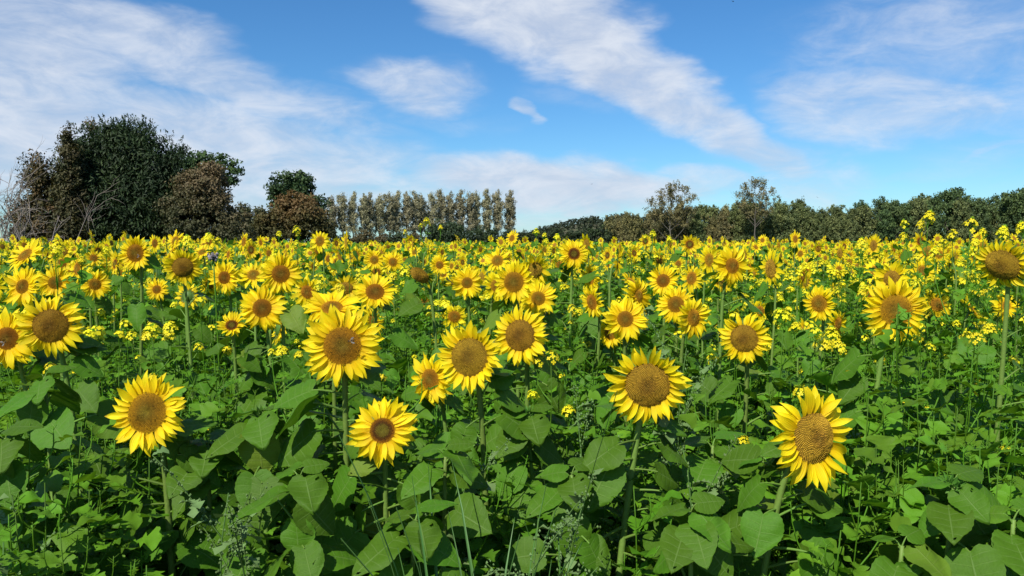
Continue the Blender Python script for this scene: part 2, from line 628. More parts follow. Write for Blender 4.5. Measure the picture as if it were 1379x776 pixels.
def limbs(base, top, r0, n, spread, rg, color, h0=0.3, reach=0.8, sub=2):
    """tapered trunk with limbs that rise and fork"""
    base, top = np.asarray(base, float), np.asarray(top, float)
    H = np.linalg.norm(top - base)
    k = 9
    t = np.linspace(0, 1, k)[:, None]
    path = base + (top - base) * t + rg.normal(size=(k, 3)) * H * 0.012 * t
    gs = [tube(path, r0 * (1 - .9 * t[:, 0]) ** 0.9 + 0.01 + 0.35 * r0 * np.exp(-t[:, 0] * 18), 7, color)]
    for i in range(n):
        f = h0 + (0.95 - h0) * (i + rg.random()) / n
        p = base + (top - base) * f
        a = i * 2.4 + rg.random()
        ln = spread * (0.6 + .6 * rg.random()) * (1 - f * .55)
        e = p + np.array((math.cos(a) * ln, math.sin(a) * ln, ln * (reach + .5 * rg.random())))
        mid = (p + e) / 2 + np.array((math.cos(a) * ln * .12, math.sin(a) * ln * .12, -ln * .1))
        rb = r0 * (1 - f) * .55 + 0.015
        pa = bez(p, mid, mid, e, 6)
        gs.append(tube(pa, np.linspace(rb, rb * .25, 6), 5, color))
        for s in range(sub):
            q = pa[2 + s % 3]
            b = a + rg.normal() * .9
            l2 = ln * .5
            e2 = q + np.array((math.cos(b) * l2, math.sin(b) * l2, l2 * (.5 + .8 * rg.random())))
            gs.append(tube([q, (q + e2) / 2 + rg.normal(size=3) * .05 * l2, e2], [rb * .45, rb * .3, rb * .12], 4, color))
    return merge(gs)


def tree(name, label, cat, px, depth, parts, group=None):
    """parts: [(part name, soup, material)] in local metres with the trunk foot at the origin"""
    g = at(px, HOR, depth)
    e = ob(name, None, None, (g.x, depth, 0))
    e.empty_display_size = 0.5
    tag(e, label, cat, group)
    for (pn, s, m) in parts:
        kid(pn, s.mesh(pn, m, smooth=(m is M['bark'])), e)
    return e


def mpx(depth):
    return depth / F


def hgt(py, depth):
    return at(690, py, depth).z


BARK = (0.10, 0.085, 0.065)
rg = np.random.default_rng(11)
D0 = 62.0
q = mpx(D0)          # metres for one photograph pixel at the big left trees
YEW = [(0.012, 0.024, 0.008), (0.022, 0.041, 0.013), (0.041, 0.065, 0.019)]
RUST = [(0.035, 0.043, 0.016), (0.078, 0.072, 0.026), (0.152, 0.104, 0.043)]

# great dark yew: lobes given as (photo x, photo y, half width px, half height px)


def plobes(lst, px0, depth, deepk=0.8, dy=0.0):
    out = []
    qq = mpx(depth)
    for (x, y, a, b) in lst:
        out.append((((x - px0) * qq, dy, hgt(y, depth)), (a * qq, a * qq * deepk, b * qq)))
    return out


lb = plobes([(165, 232, 62, 54), (200, 225, 42, 42), (130, 235, 50, 48), (160, 285, 90, 52), (215, 270, 48, 50), (110, 285, 52, 48),
             (160, 205, 30, 28), (185, 200, 24, 22), (235, 300, 45, 38), (80, 305, 40, 32)], 160, D0)
cr = merge([crown(lb, 1100, 36, 1.0, 0.2, YEW, rg, aspect=3.0, up=0.75, flat=1.0, shell=0.6),
            crown(lumps(lb, 150, 1.15, rg), 1300, 44, .6, 0.17, YEW, rg, aspect=3.0, up=0.9, flat=1.1, shell=0.6)])
# pointed sprays standing out of the top
sp = []
for k in range(150):
    l = lb[rg.integers(len(lb))]
    dv = unit(rg.normal(size=(1, 3)) * np.array((1, .7, .5)) + np.array((0, -.2, .9)))[0]
    p = np.array(l[0]) + np.array(l[1]) * dv * .95
    ax = unit((dv * .5 + np.array((rg.normal() * .25, rg.normal() * .2, 1)))[None])[0]
    m = 34
    tt = rg.random(m)
    P = p + ax * tt[:, None] * 1.5 + rg.normal(size=(m, 3)) * 0.15 * (1.1 - tt)[:, None]
    sp.append(rhombs(P, unit(rg.normal(size=(m, 3))), unit(ax + .5 * rg.normal(size=(m, 3))), 0.24, 0.08, np.tile(YEW[1], (m, 1)) * rg.uniform(.7, 1.5, (m, 1))))
tree('yew_tree', 'great dark green yew, tallest and broadest tree at left of the skyline', 'tree', 160, D0,
     [('trunk', limbs((0, 0, -.1), (0, 0, 8.0), .42, 9, 3.6, rg, BARK, .12), M['bark']), ('crown', merge([cr] + sp), M['tree'])])


def cone_tree(name, label, px, depth, top, halfw, cols, seed, bottom=335, n=420, group=None, lob=None):
    g = np.random.default_rng(seed)
    H = hgt(top, depth)
    w = halfw * mpx(depth)
    ls = lob or [((0, 0, H * .22), (w, w * .8, H * .24)), ((0, 0, H * .45), (w * .85, w * .7, H * .24)), ((w * .1, 0, H * .66), (w * .6, w * .5, H * .2)),
                 ((0, 0, H * .84), (w * .3, w * .3, H * .13))]
    ls = ls + lumps(ls, 60, w * .3, g) * 1
    c = crown(ls, int(n * 1.3), 34, w * .2 + .15, 0.16, cols, g, aspect=2.2, up=.6, flat=1.1, shell=.65)
    return tree(name, label, 'tree', px, depth, [('trunk', limbs((0, 0, -.1), (0, 0, H * .9), .02 * H + .08, 10, w * .7, g, BARK, .15), M['bark']), ('crown', c, M['tree'])], group)


cone_tree('cypress', 'rust-tinged pointed conifer at far left beside the bare shrub', 50, D0 - 3, 200, 34, RUST, 21, n=380)
cone_tree('cypress', 'taller pointed conifer rising at the left shoulder of the yew', 96, D0 - 4, 161, 24, RUST[:2] + [(0.055, 0.045, 0.018)], 22, n=420)
cone_tree('cypress', 'narrow brown-tipped conifer just behind the top of the yew', 127, D0 + 4, 158, 24, RUST, 23, n=300)
# russet bush at the right flank
D1 = D0 - 2
lb = plobes([(272, 262, 34, 34), (262, 300, 46, 40), (295, 300, 26, 40), (285, 250, 22, 24), (318, 315, 20, 22)], 272, D1)
H = hgt(250, D1)
lb = lb + lumps(lb, 90, .7, rg)
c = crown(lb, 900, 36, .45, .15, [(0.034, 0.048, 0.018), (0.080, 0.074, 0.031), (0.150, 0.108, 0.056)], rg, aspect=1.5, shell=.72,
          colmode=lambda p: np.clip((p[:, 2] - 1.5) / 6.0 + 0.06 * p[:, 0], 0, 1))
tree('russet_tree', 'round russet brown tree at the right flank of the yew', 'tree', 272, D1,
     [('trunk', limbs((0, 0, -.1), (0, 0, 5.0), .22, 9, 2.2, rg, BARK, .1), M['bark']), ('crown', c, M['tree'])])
# green broadleaf behind, with a drooping arm to the right
D2 = D0 + 10
lb = plobes([(258, 222, 34, 20), (285, 224, 30, 18), (240, 235, 30, 24), (300, 240, 14, 12), (313, 236, 9, 13), (316, 226, 6, 6), (260, 255, 45, 30)], 262, D2)
lb = lb + lumps(lb, 50, .8, rg)
c = crown(lb, 420, 30, .5, .2, [(0.024, 0.053, 0.017), (0.045, 0.093, 0.026), (0.078, 0.138, 0.036)], rg, aspect=1.3, shell=.6, flat=.7)
tk = merge([limbs((0, 0, -.1), (-.1, 0, 7.4), .3, 8, 3.0, rg, BARK, .3),
            tube(bez((0, 0, 4.2), (1.2, 0, 5.6), (2.6, 0, 6.7), (3.6, 0, 6.6), 7), np.linspace(.14, .03, 7), 5, BARK)])
tree('broadleaf_tree', 'bright green broadleaf tree behind the yew with a drooping right arm', 'tree', 262, D2, [('trunk', tk, M['bark']), ('crown', c, M['tree'])])

# bare pale shrub at the left edge


def bare(rg, n_main=10, H=5.6):
    gs = []
    bc = (0.25, 0.215, 0.18)

    def grow(p, d, ln, r, lev):
        k = 5
        pts = [p]
        dd = d.copy()
        for i in range(k):
            dd = dd + rg.normal(size=3) * .13 + np.array((0, 0, .04))
            dd /= np.linalg.norm(dd)
            pts.append(pts[-1] + dd * ln / k)
        gs.append(tube(pts, np.linspace(r, r * .35, k + 1), 4, bc))
        if lev:
            for i in range(3):
                j = 1 + (i * 2 + rg.integers(2)) % k
                nd = dd * .7 + rg.normal(size=3) * np.array((.55, .55, .4))
                grow(pts[j], nd / np.linalg.norm(nd), ln * (.42 + .25 * rg.random()), r * .55, lev - 1)
    for i in range(n_main):
        a = rg.random() * 6.28
        lean = .25 + .75 * rg.random()
        d = np.array((math.cos(a) * lean + .18, math.sin(a) * lean * .5 - .1, 1.0))
        grow(np.array((rg.normal() * .35, rg.normal() * .25, 0)), d / np.linalg.norm(d), H * (.6 + .5 * rg.random()), .06, 3)
    return merge(gs)


D3 = 50.0
g3 = np.random.default_rng(5)
tree('bare_shrub', 'leafless pale-twigged shrub at the left edge in front of the conifers', 'shrub', 42, D3, [('branches', bare(g3, 7, 5.0), M['bark'])])
tree('bare_shrub', 'upright bare grey shrub cut off by the left edge of the view', 'shrub', 6, D3 + 3, [('branches', bare(np.random.default_rng(9), 7, 5.6), M['bark'])])

# pale small trees seen between the two groups
gp = np.random.default_rng(31)
for (px, top, hw, lab) in [(328, 272, 16, 'thin pale olive tree between the russet tree and the green-topped tree'),
                           (350, 278, 15, 'low pale olive tree left of the green-topped tree')]:
    d = 150.0
    Hh = hgt(top, d)
    w = hw * mpx(d)
    c = crown([((0, 0, Hh * .35), (w, w, Hh * .33)), ((0, 0, Hh * .7), (w * .7, w * .7, Hh * .3))], 200, 18, .9, .38,
              [(0.045, 0.055, 0.02), (0.085, 0.085, 0.035)], gp, shell=.4)
    tree('pale_tree', lab, 'tree', px, d, [('trunk', limbs((0, 0, -.1), (0, 0, Hh * .95), .15, 10, w, gp, (0.14, .12, .10), .2), M['bark']), ('crown', c, M['tree'])])

# green tree with the brown bush in front (photo x about 400)
D4 = 82.0
lb = plobes([(397, 262, 28, 22), (392, 244, 20, 15), (412, 258, 18, 16), (385, 272, 22, 22), (420, 285, 24, 26)], 398, D4)
lb = lumps(lb, 46, 1.0, rg)
c = crown(lb, 420, 30, .55, .22, [(0.018, 0.039, 0.013), (0.039, 0.075, 0.024), (0.075, 0.123, 0.039)], rg, aspect=1.4, shell=.6)
tree('green_topped_tree', 'leafy green tree rising behind the brown bush, left of the poplars', 'tree', 398, D4,
     [('trunk', limbs((0, 0, -.1), (0, 0, 6.2), .2, 9, 2.0, rg, BARK, .2), M['bark']), ('crown', c, M['tree'])])
D5 = 70.0
lb = plobes([(402, 290, 30, 28), (380, 308, 36, 26), (420, 308, 30, 30), (400, 278, 16, 16), (360, 318, 26, 20), (440, 320, 14, 18)], 400, D5)
lb = lb + lumps(lb, 80, .65, rg)
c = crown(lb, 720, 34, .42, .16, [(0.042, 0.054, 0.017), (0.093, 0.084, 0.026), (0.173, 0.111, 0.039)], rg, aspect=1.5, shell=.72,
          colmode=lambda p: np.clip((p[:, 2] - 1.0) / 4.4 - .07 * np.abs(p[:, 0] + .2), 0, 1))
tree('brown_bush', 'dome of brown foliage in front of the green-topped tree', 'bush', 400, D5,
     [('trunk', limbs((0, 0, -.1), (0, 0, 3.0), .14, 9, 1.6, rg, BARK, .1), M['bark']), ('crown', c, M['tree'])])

# poplar row
DP = 300.0
gp = np.random.default_rng(41)
pop_mesh = []
for v in range(5):
    H, w = 17.6, 2.35
    gs = []
    ls = []
    for k in range(15):
        f = .34 + .66 * k / 14
        ww = w * (0.62 + .38 * math.sin(math.pi * min(1, (f - .18) * 1.15))) * (.9 + .2 * gp.random())
        if f > .93: ww *= .75
        ls.append(((gp.normal() * .5, gp.normal() * .5, H * f * .97), (ww * .92, ww * .92, H * .055)))
    c = crown(ls + lumps(ls, 30, .7, gp), 420, 20, .6, .30, [(0.165, 0.158, 0.085), (0.245, 0.230, 0.13), (0.36, 0.33, 0.20)], gp, aspect=1.3, up=.3, shell=.2, flat=1.3)
    tkk = limbs((0, 0, -.1), (0, 0, H * .97), .30, 16, 1.5, gp, (0.15, 0.135, 0.115), .22, 2.4, 1)
    pop_mesh.append((tkk.mesh('trunk', M['bark']), c.mesh('crown', M['tree'], False)))
px = 452
for i in range(20):
    xx = [449, 462, 475, 487, 499, 511, 523, 535, 548, 560, 571, 583, 595, 607, 619, 631, 643, 655, 671, 689][i]
    d = DP - 25 + 2.4 * i
    g = at(xx + gp.normal() * 1.5, HOR, d)
    s = hgt(258, d) / 17.6 * (.945 + .07 * i / 19)
    e = ob('poplar', None, None, (g.x, d, 0), (0, 0, gp.random() * 6), (s * gp.uniform(.68, .95), s * gp.uniform(.68, .95), s * gp.uniform(.95, 1.01)))
    lab = 'tall slender poplar in the straight row behind the field'
    if i == 19: lab = 'last poplar at the right end of the row, standing alone'
    elif i == 18: lab = 'thin poplar next to the last one at the right end of the row'
    elif i == 0: lab = 'first poplar of the row, half behind the brown bush'
    tag(e, lab, 'tree', 'poplars in a row behind the field')
    tm, cm = pop_mesh[i % 5]
    ob('trunk', tm, e); ob('crown', cm, e)

# hedge bushes in front of the poplars and low trees to their right
gb = np.random.default_rng(51)
bush_meshes = []
for v in range(4):
    ls = [((gb.normal() * 1.2, gb.normal() * .8, 1.4 + gb.random() * 1.6), (1.9 + gb.random(), 1.7, 1.5 + gb.random() * .6)) for _ in range(6)]
    bush_meshes.append(ls)


def bush(name, label, px, depth, top, halfw, cols, seed, group=None, size=.32, n=230):
    g = np.random.default_rng(seed)
    H = hgt(top, depth); w = halfw * mpx(depth)
    ls = [((g.uniform(-.55, .55) * w, g.uniform(-.3, .3) * w, H * g.uniform(.3, .62)), (w * g.uniform(.4, .6), w * .45, H * g.uniform(.28, .38))) for _ in range(7)]
    ls.append(((0, 0, H * .55), (w * .6, w * .5, H * .43)))
    ls = ls + lumps(ls, 40, w * .2, g)
    c = crown(ls, int(n * 1.4), 24, w * .1 + .2, size * .8, cols, g, shell=.6)
    return tree(name, label, 'bush', px, depth, [('trunk', limbs((0, 0, -.1), (0, 0, H * .7), .02 * H + .06, 7, w * .5, g, BARK, .1), M['bark']), ('crown', c, M['tree'])], group)


DG = [(0.016, 0.029, 0.012), (0.031, 0.052, 0.019), (0.057, 0.081, 0.029)]
bush('dark_bush', 'dark green rounded bush in front of the middle of the poplars', 598, 160, 292, 42, DG, 1, n=420, size=.34)
bush('dark_bush', 'dark green bush at the foot of the right-hand poplars', 650, 170, 304, 30, DG, 2)
OL = [(0.048, 0.048, 0.022), (0.093, 0.080, 0.035), (0.144, 0.112, 0.051)]
for i, xx in enumerate([462, 486, 510, 534, 557]):
    bush('hedge_bush', 'low brown hedge bush under the left part of the poplar row', xx, 175, 312 - (i % 2) * 3, 20, OL if i % 3 else DG, 60 + i, 'hedge under the poplars', n=130)
for i, xx in enumerate([688, 706, 728, 750, 772, 792, 812]):
    bush('hedge_bush', 'low green hedge bush between the last poplar and the hill', xx, 190, [307, 309, 304, 306, 307, 305, 303][i], 19, DG, 80 + i, 'hedge beside the hill', n=130)

# far wood on the hill
gh = np.random.default_rng(61)
ps, = [[]]
for k in range(900):
    x = gh.uniform(-40, 330)
    y = gh.uniform(-105, 20)
    f = math.exp(-(y / 90.0) ** 2) if y < 0 else 1.0
    z = hill_top(x) * f - 1.0
    r = gh.uniform(2.2, 4.2)
    ps.append(((x, HILL_D + y, z + r * .6), (r, r, r * .95)))
c = crown(ps, 9000, 5, 1.5, 1.35, [(0.016, 0.026, 0.014), (0.028, 0.042, 0.020), (0.046, 0.058, 0.026)], gh, shell=.8)
tag(ob('hill_wood', c.mesh('hill_wood', M['tree'], False)), 'dark wood covering the low distant hill', 'wood', kind='stuff')

# long treeline on the right: each tree its own
SKY = [(800, 303), (822, 297), (850, 290), (880, 283), (925, 282), (960, 285), (1000, 279), (1040, 278), (1075, 277), (1095, 284), (1120, 283), (1150, 279),
       (1200, 277), (1240, 273), (1282, 266), (1310, 271), (1345, 268), (1380, 265), (1420, 262)]


def skyline(px):
    return float(np.interp(px, [s[0] for s in SKY], [s[1] for s in SKY]))


BROWN = [(0.081, 0.083, 0.033), (0.156, 0.144, 0.055), (0.263, 0.227, 0.085)]
OLIVE = [(0.057, 0.081, 0.027), (0.110, 0.138, 0.046), (0.181, 0.204, 0.068)]
DARK = [(0.034, 0.062, 0.021), (0.066, 0.106, 0.033), (0.116, 0.164, 0.050)]
gt = np.random.default_rng(71)
wood = {}
for nm, cs in (('brown', BROWN), ('olive', OLIVE), ('dark', DARK)):
    wood[nm] = []
    for v in range(4):
        H, w = 10.0, 2.9
        ls = [((0, 0, 3.2), (w, w * .8, 2.8)), ((gt.normal() * .7, 0, 5.8), (w * .95, w * .8, 2.4)), ((gt.normal() * .8, 0, 7.7), (w * .7, w * .6, 1.7)),
              ((gt.normal() * .9, 0, 9.0), (w * .32, w * .32, .9)), ((gt.normal() * 1.2, 0, 8.4), (w * .3, w * .3, 1.1))]
        ls += [((gt.normal() * 1.3, gt.normal() * .8, gt.uniform(8.2, 9.9)), (.35, .35, .8)) for _ in range(7)]
        ls = ls + lumps(ls[:5], 34, .95, gt)
        c = crown(ls, 460, 22, .5, .27, cs, gt, aspect=1.4, up=.35, shell=.5, flat=1.1)
        tk = limbs((0, 0, -.1), (0, 0, 9.2), .2, 10, 2.0, gt, (0.13, 0.115, 0.095), .15, 1.2, 2)
        wood[nm].append((tk.mesh('trunk', M['bark']), c.mesh('crown', M['tree'], False)))
row = 0
for row, (d, step, dz) in enumerate([(195.0, 19, 3.5), (214.0, 17, 0.0)]):
    x = 818 + 7 * row
    while x < 1425:
        p = x + gt.normal() * 3
        top = skyline(p) - 1.5 + dz + gt.normal() * 4.6
        kind = 'brown' if p < 985 else ('olive' if p < 1150 else 'dark')
        if gt.random() < .25:
            kind = 'olive'
        g = at(p, HOR, d)
        sc = hgt(top, d) / 9.5
        e = ob('woodland_tree', None, None, (g.x, d + gt.normal() * 2, 0), (0, 0, gt.random() * 6.28), (sc * gt.uniform(.7, 1.05), sc * gt.uniform(.7, 1.05), sc))
        where = 'right of the distant hill' if p < 895 else ('between the two airy trees' if p < 1010 else ('just right of the taller airy tree' if p < 1150 else 'at far right'))
        tone = {'brown': 'brown-leaved', 'olive': 'olive green', 'dark': 'dark green'}[kind]
        lab, gr = tone + ' tree in the ' + ('front' if row == 0 else 'rear') + ' of the treeline ' + where, 'trees of the right treeline'
        tag(e, lab, 'tree', gr)
        tm, cm = wood[kind][int(gt.integers(4))]
        ob('trunk', tm, e); ob('crown', cm, e)
        x += step + gt.normal() * 2

# two taller airy trees standing out of the treeline


def airy(label, px, depth, top, tips, seed):
    g = np.random.default_rng(seed)
    qq = mpx(depth)
    bc = (0.11, .10, .08)
    H = hgt(top, depth)
    tr = np.array([(g.normal() * .12, g.normal() * .12, z) for z in np.linspace(-.1, H * .93, 9)])
    tr[0, :2] = 0
    gs = [tube(tr, np.linspace(.20, .03, 9), 6, bc)]
    ls = []
    for (x, y, r) in tips:
        p = np.array(((x - px) * qq, g.normal() * 1.0, hgt(y, depth)))
        zf = max(1.5, p[2] - 1.2 - 1.3 * abs(x - px) * qq)
        f = np.array((np.interp(zf, tr[:, 2], tr[:, 0]), np.interp(zf, tr[:, 2], tr[:, 1]), zf))
        m = f * .5 + p * .5 + np.array(((x - px) * qq * .22, 0, -.25))
        br = bez(f, m, m, p, 7)
        gs.append(tube(br, np.linspace(.075, .018, 7), 4, bc))
        ls.append((tuple(p), (r * qq * 1.1, r * qq * 1.1, r * qq)))
        ls.append((tuple(br[4]), (r * qq * .8, r * qq * .8, r * qq * .7)))
        for k in range(4):
            e = p + g.normal(size=3) * r * qq * .75
            gs.append(tube([br[4], (br[4] + e) / 2 + g.normal(size=3) * .08, e], [.028, .02, .01], 3, bc))
    c = crown(ls, int(len(ls) * 15), 22, .6, .23, [(0.083, 0.084, 0.033), (0.150, 0.135, 0.057), (0.240, 0.195, 0.083)], g, aspect=1.4, shell=.1, flat=.9)
    tree('airy_tree', label, 'tree', px, depth, [('trunk', merge(gs), M['bark']), ('crown', c, M['tree'])])


airy('airy brown-leaved tree standing above the treeline right of the hill', 903, 188, 245,
     [(878, 272, 8), (888, 262, 8), (899, 254, 8), (910, 249, 7), (921, 256, 8), (932, 266, 7), (905, 266, 9), (890, 280, 10), (918, 276, 10), (876, 286, 9),
      (930, 285, 9), (905, 288, 11), (925, 270, 6)], 3)
airy('taller thin airy tree with open crown, second of the two above the treeline', 1017, 188, 240,
     [(1003, 252, 7), (1014, 245, 7), (1025, 248, 7), (1036, 256, 7), (995, 263, 7), (1043, 266, 5), (1012, 262, 9), (1025, 266, 9), (1000, 276, 9), (1030, 280, 10), (1014, 284, 11)], 4)

# dull red barn roof glimpsed at the foot of the right treeline
db = 150.0
p = at(1108, 330, db)
barn = tag(ob('barn', None, None, (p.x, db, 0)), 'low barn with dull red roof at the foot of the treeline', 'barn')
w, dp_, hw, hr = 2.4, 3.0, 0.9, 1.25


def boxg(x0, x1, y0, y1, z0, z1, color):
    V = [(x, y, z) for z in (z0, z1) for y in (y0, y1) for x in (x0, x1)]
    Q = [(0, 2, 3, 1), (4, 5, 7, 6), (0, 1, 5, 4), (2, 6, 7, 3), (0, 4, 6, 2), (1, 3, 7, 5)]
    T = []
    for a, b, c_, d in Q:
        T += [(a, b, c_), (a, c_, d)]
    return G(V, T, color)


kid('wall', boxg(-w, w, -dp_, dp_, -.05, hw - .003, (0.16, 0.13, 0.10)).mesh('wall', M['plain'], False), barn)
o_ = .25
rf = G([(-w - o_, -dp_ - o_, hw - .02), (w + o_, -dp_ - o_, hw - .02), (-w - o_, 0, hr), (w + o_, 0, hr), (-w - o_, dp_ + o_, hw - .02), (w + o_, dp_ + o_, hw - .02),
        (-w - o_, -dp_ - o_, hw + .06), (w + o_, -dp_ - o_, hw + .06), (-w - o_, 0, hr + .09), (w + o_, 0, hr + .09), (-w - o_, dp_ + o_, hw + .06), (w + o_, dp_ + o_, hw + .06)],
       [(0, 1, 2), (1, 3, 2), (2, 3, 4), (3, 5, 4), (6, 8, 7), (7, 8, 9), (8, 10, 9), (9, 10, 11), (0, 6, 1), (1, 6, 7), (4, 5, 10), (5, 11, 10), (0, 2, 8), (0, 8, 6), (2, 4, 10),
        (2, 10, 8), (1, 7, 9), (1, 9, 3), (3, 9, 11), (3, 11, 5)], (0.16, 0.055, 0.04))
kid('roof', rf.mesh('roof', M['plain'], False), barn)

# ---------------------------------------------------------------- sunflower pieces

def leaf_geo(seed, rows=21, cols=9, petiole=0.75, simple=False):
    """heart-shaped sunflower leaf with its stalk; blade length 1, stalk starts at the origin and runs along +X"""
    g = np.random.default_rng(seed)
    fold = g.uniform(-.02, .16)
    droop = g.uniform(.1, .45)
    wav = g.uniform(.02, .06)
    ph = g.random() * 6
    twist = g.normal() * .14
    rise = g.uniform(.3, .75)
    wid = g.uniform(.92, 1.12)
    asym = g.normal() * .05
    fa = [0, 10, 28, 58, 90, 120, 145, 162, 172, 180]
    fr_ = [.70, .60, .485, .435, .435, .465, .49, .45, .37, .30]
    P = np.zeros((rows, cols, 3)); U = np.zeros((rows, cols, 3))
    for i in range(rows):
        u = i / (rows - 1)
        phi = 168 * (1 - u) ** .85
        r = float(np.interp(phi, fa, fr_))
        if not simple and 0 < i < rows - 1:
            r *= 1.0 + (.016 if i % 2 else -.016)
        ex, ey = .30 + r * math.cos(R(phi)), r * math.sin(R(phi)) * wid
        for j in range(cols):
            v = -1 + 2 * j / (cols - 1)
            av = abs(v)
            x = u * (1 - av) + ex * av
            y = ey * v * (1 + asym * np.sign(v))
            z = fold * abs(y) - droop * x * abs(x) * .55 + wav * math.sin(u * 10 + ph + 2.5 * v) * av * av + .4 * wav * math.sin(u * 5 + ph * 2 - 3 * v)
            z -= .25 * y * y
            z += twist * y * u
            P[i, j] = (x, y, z); U[i, j] = (u, v, 0)
    blade = G(P.reshape(-1, 3), grid_tris(rows, cols), (1, 1, 1), U.reshape(-1, 3), 0)
    blade.T = blade.T[:, ::-1]
    if not simple:
        drop = set()
        for _ in range(int(g.integers(0, 2))):
            qi = int(g.integers(2, rows - 3)) * (cols - 1) + int(g.choice([0, cols - 2, int(g.integers(1, cols - 2))]))
            drop |= {2 * qi, 2 * qi + 1} if g.random() < .6 else {2 * qi}
        keep = [k for k in range(len(blade.T)) if k not in drop]
        blade.T = blade.T[keep]; blade.M = blade.M[keep]
    pit = -g.uniform(.2, .85)       # blade tips down from the end of the stalk
    end = np.array((petiole * math.cos(rise), 0, petiole * math.sin(rise)))
    blade = blade.tf(loc_rot(end, (g.normal() * .25, -pit, g.normal() * .25)))
    path = bez((0, 0, 0), end * .5 + np.array((0, 0, .05)), end * .85 + np.array((0, 0, .03)), end + np.array((.02, 0, -.006)), 3 if simple else 7)
    st = tube(path, np.linspace(.030, .017, len(path)), 3 if simple else 5, (0.9, 1, .85), 1, cap=False)
    return merge([blade, st])


LEAF = [leaf_geo(100 + i).mesh('leaf', [M['leaf'], M['stem']]) for i in range(10)]
LEAF_UP = [leaf_geo(200 + i, petiole=.35).mesh('leaf', [M['leaf'], M['stem']]) for i in range(5)]


def petal_geo(seed, rows=7, cols=5, droopy=0.0):
    g = np.random.default_rng(seed)
    W = g.uniform(.14, .18)
    curl = g.normal() * .26 + droopy
    tipc = g.normal() * .8
    tw = g.normal() * .5
    side = g.normal() * .13
    cup = g.uniform(.3, 1.3)
    V, U = [], []
    for i in range(rows):
        u = i / (rows - 1)
        f = (0.42 + .58 * math.sin(min(u / .48, 1) * math.pi / 2)) if u < .48 else max(0.03, 1 - ((u - .48) / .52) ** 1.9)
        for j in range(cols):
            v = -1 + 2 * j / (cols - 1)
            y = v * W * f
            z = cup * (y * y) / W * .5 + .010 * math.cos(v * 6.5) * f + curl * u * u * .5 + tipc * max(0, u - .65) ** 2
            a = tw * u
            y2 = y * math.cos(a) - (z * .3 + 0) * math.sin(a) + side * u * u
            z2 = z + y * math.sin(a)
            V.append((u * (1 - .10 * abs(curl)), y2, z2)); U.append((u, v, 0))
    return G(V, grid_tris(rows, cols), (1, 1, 1), U)


PETG = [petal_geo(300 + i) for i in range(10)]
PETD = [petal_geo(340 + i, droopy=-.35) for i in range(6)]
PETAL = [p.mesh('petal', M['petal']) for p in PETG]
PETAL_D = [p.mesh('petal', M['petal']) for p in PETD]


def disc_geo(kind, n, seed):
    """unit-radius flower disc of spiralling florets; colours follow the ripeness of the rings"""
    g = np.random.default_rng(seed)
    dome = {'young': .12, 'mid': .22, 'ripe': .34}[kind]
    hz = lambda r: dome * (1 - r ** 2.2) - (.06 * math.exp(-(r / .18) ** 2) if kind != 'ripe' else .03 * math.exp(-(r / .2) ** 2))

    def colr(r):
        if kind == 'young':
            st = [(0, (.23, .19, .022)), (.45, (.20, .14, .016)), (.55, (.11, .045, .008)), (.72, (.17, .062, .008)), (.85, (.36, .14, .008)), (1, (.44, .20, .008))]
        elif kind == 'mid':
            st = [(0, (.31, .21, .024)), (.3, (.27, .155, .015)), (.55, (.33, .155, .011)), (.85, (.46, .22, .011)), (1, (.54, .30, .011))]
        else:
            st = [(0, (.26, .155, .02)), (.2, (.26, .135, .015)), (.5, (.39, .225, .02)), (.8, (.43, .255, .022)), (1, (.32, .175, .018))]
        return np.array([np.interp(r, [s[0] for s in st], [s[1][k] for s in st]) for k in range(3)])
    gs_V, gs_T, gs_C = [], [], []
    # base dome
    rings, seg = 7, 20
    for i in range(rings + 1):
        r = i / rings * 1.0
        for j in range(seg):
            a = 2 * math.pi * j / seg
            gs_V.append((r * math.cos(a), r * math.sin(a), hz(r) - .035))
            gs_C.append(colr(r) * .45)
    for i in range(rings):
        for j in range(seg):
            a, b = i * seg + j, i * seg + (j + 1) % seg
            gs_T += [(a, a + seg, b), (b, a + seg, b + seg)]
    sp = 1.05 / math.sqrt(n)
    for i in range(n):
        r = math.sqrt((i + .5) / n)
        a = i * 2.399963
        c, s = math.cos(a), math.sin(a)
        b = len(gs_V)
        h = sp * (1.0 if kind == 'ripe' else .9) * (.75 + .5 * g.random())
        w = sp * .98
        z0 = hz(r) - .03
        lean = sp * .35 * (r - .2)
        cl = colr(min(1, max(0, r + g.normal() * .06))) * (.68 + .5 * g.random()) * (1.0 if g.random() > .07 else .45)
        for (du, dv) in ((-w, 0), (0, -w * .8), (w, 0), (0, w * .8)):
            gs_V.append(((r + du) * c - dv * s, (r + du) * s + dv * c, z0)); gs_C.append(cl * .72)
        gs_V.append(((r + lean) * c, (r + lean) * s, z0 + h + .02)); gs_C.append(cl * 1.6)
        gs_T += [(b, b + 1, b + 4), (b + 1, b + 2, b + 4), (b + 2, b + 3, b + 4), (b + 3, b, b + 4)]
    return G(gs_V, gs_T, np.array(gs_C))


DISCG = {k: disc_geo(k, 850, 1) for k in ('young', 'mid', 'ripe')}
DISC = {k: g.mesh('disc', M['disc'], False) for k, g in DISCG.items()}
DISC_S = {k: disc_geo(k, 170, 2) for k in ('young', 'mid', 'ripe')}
DISC_SM = {k: g.mesh('disc', M['disc'], False) for k, g in DISC_S.items()}


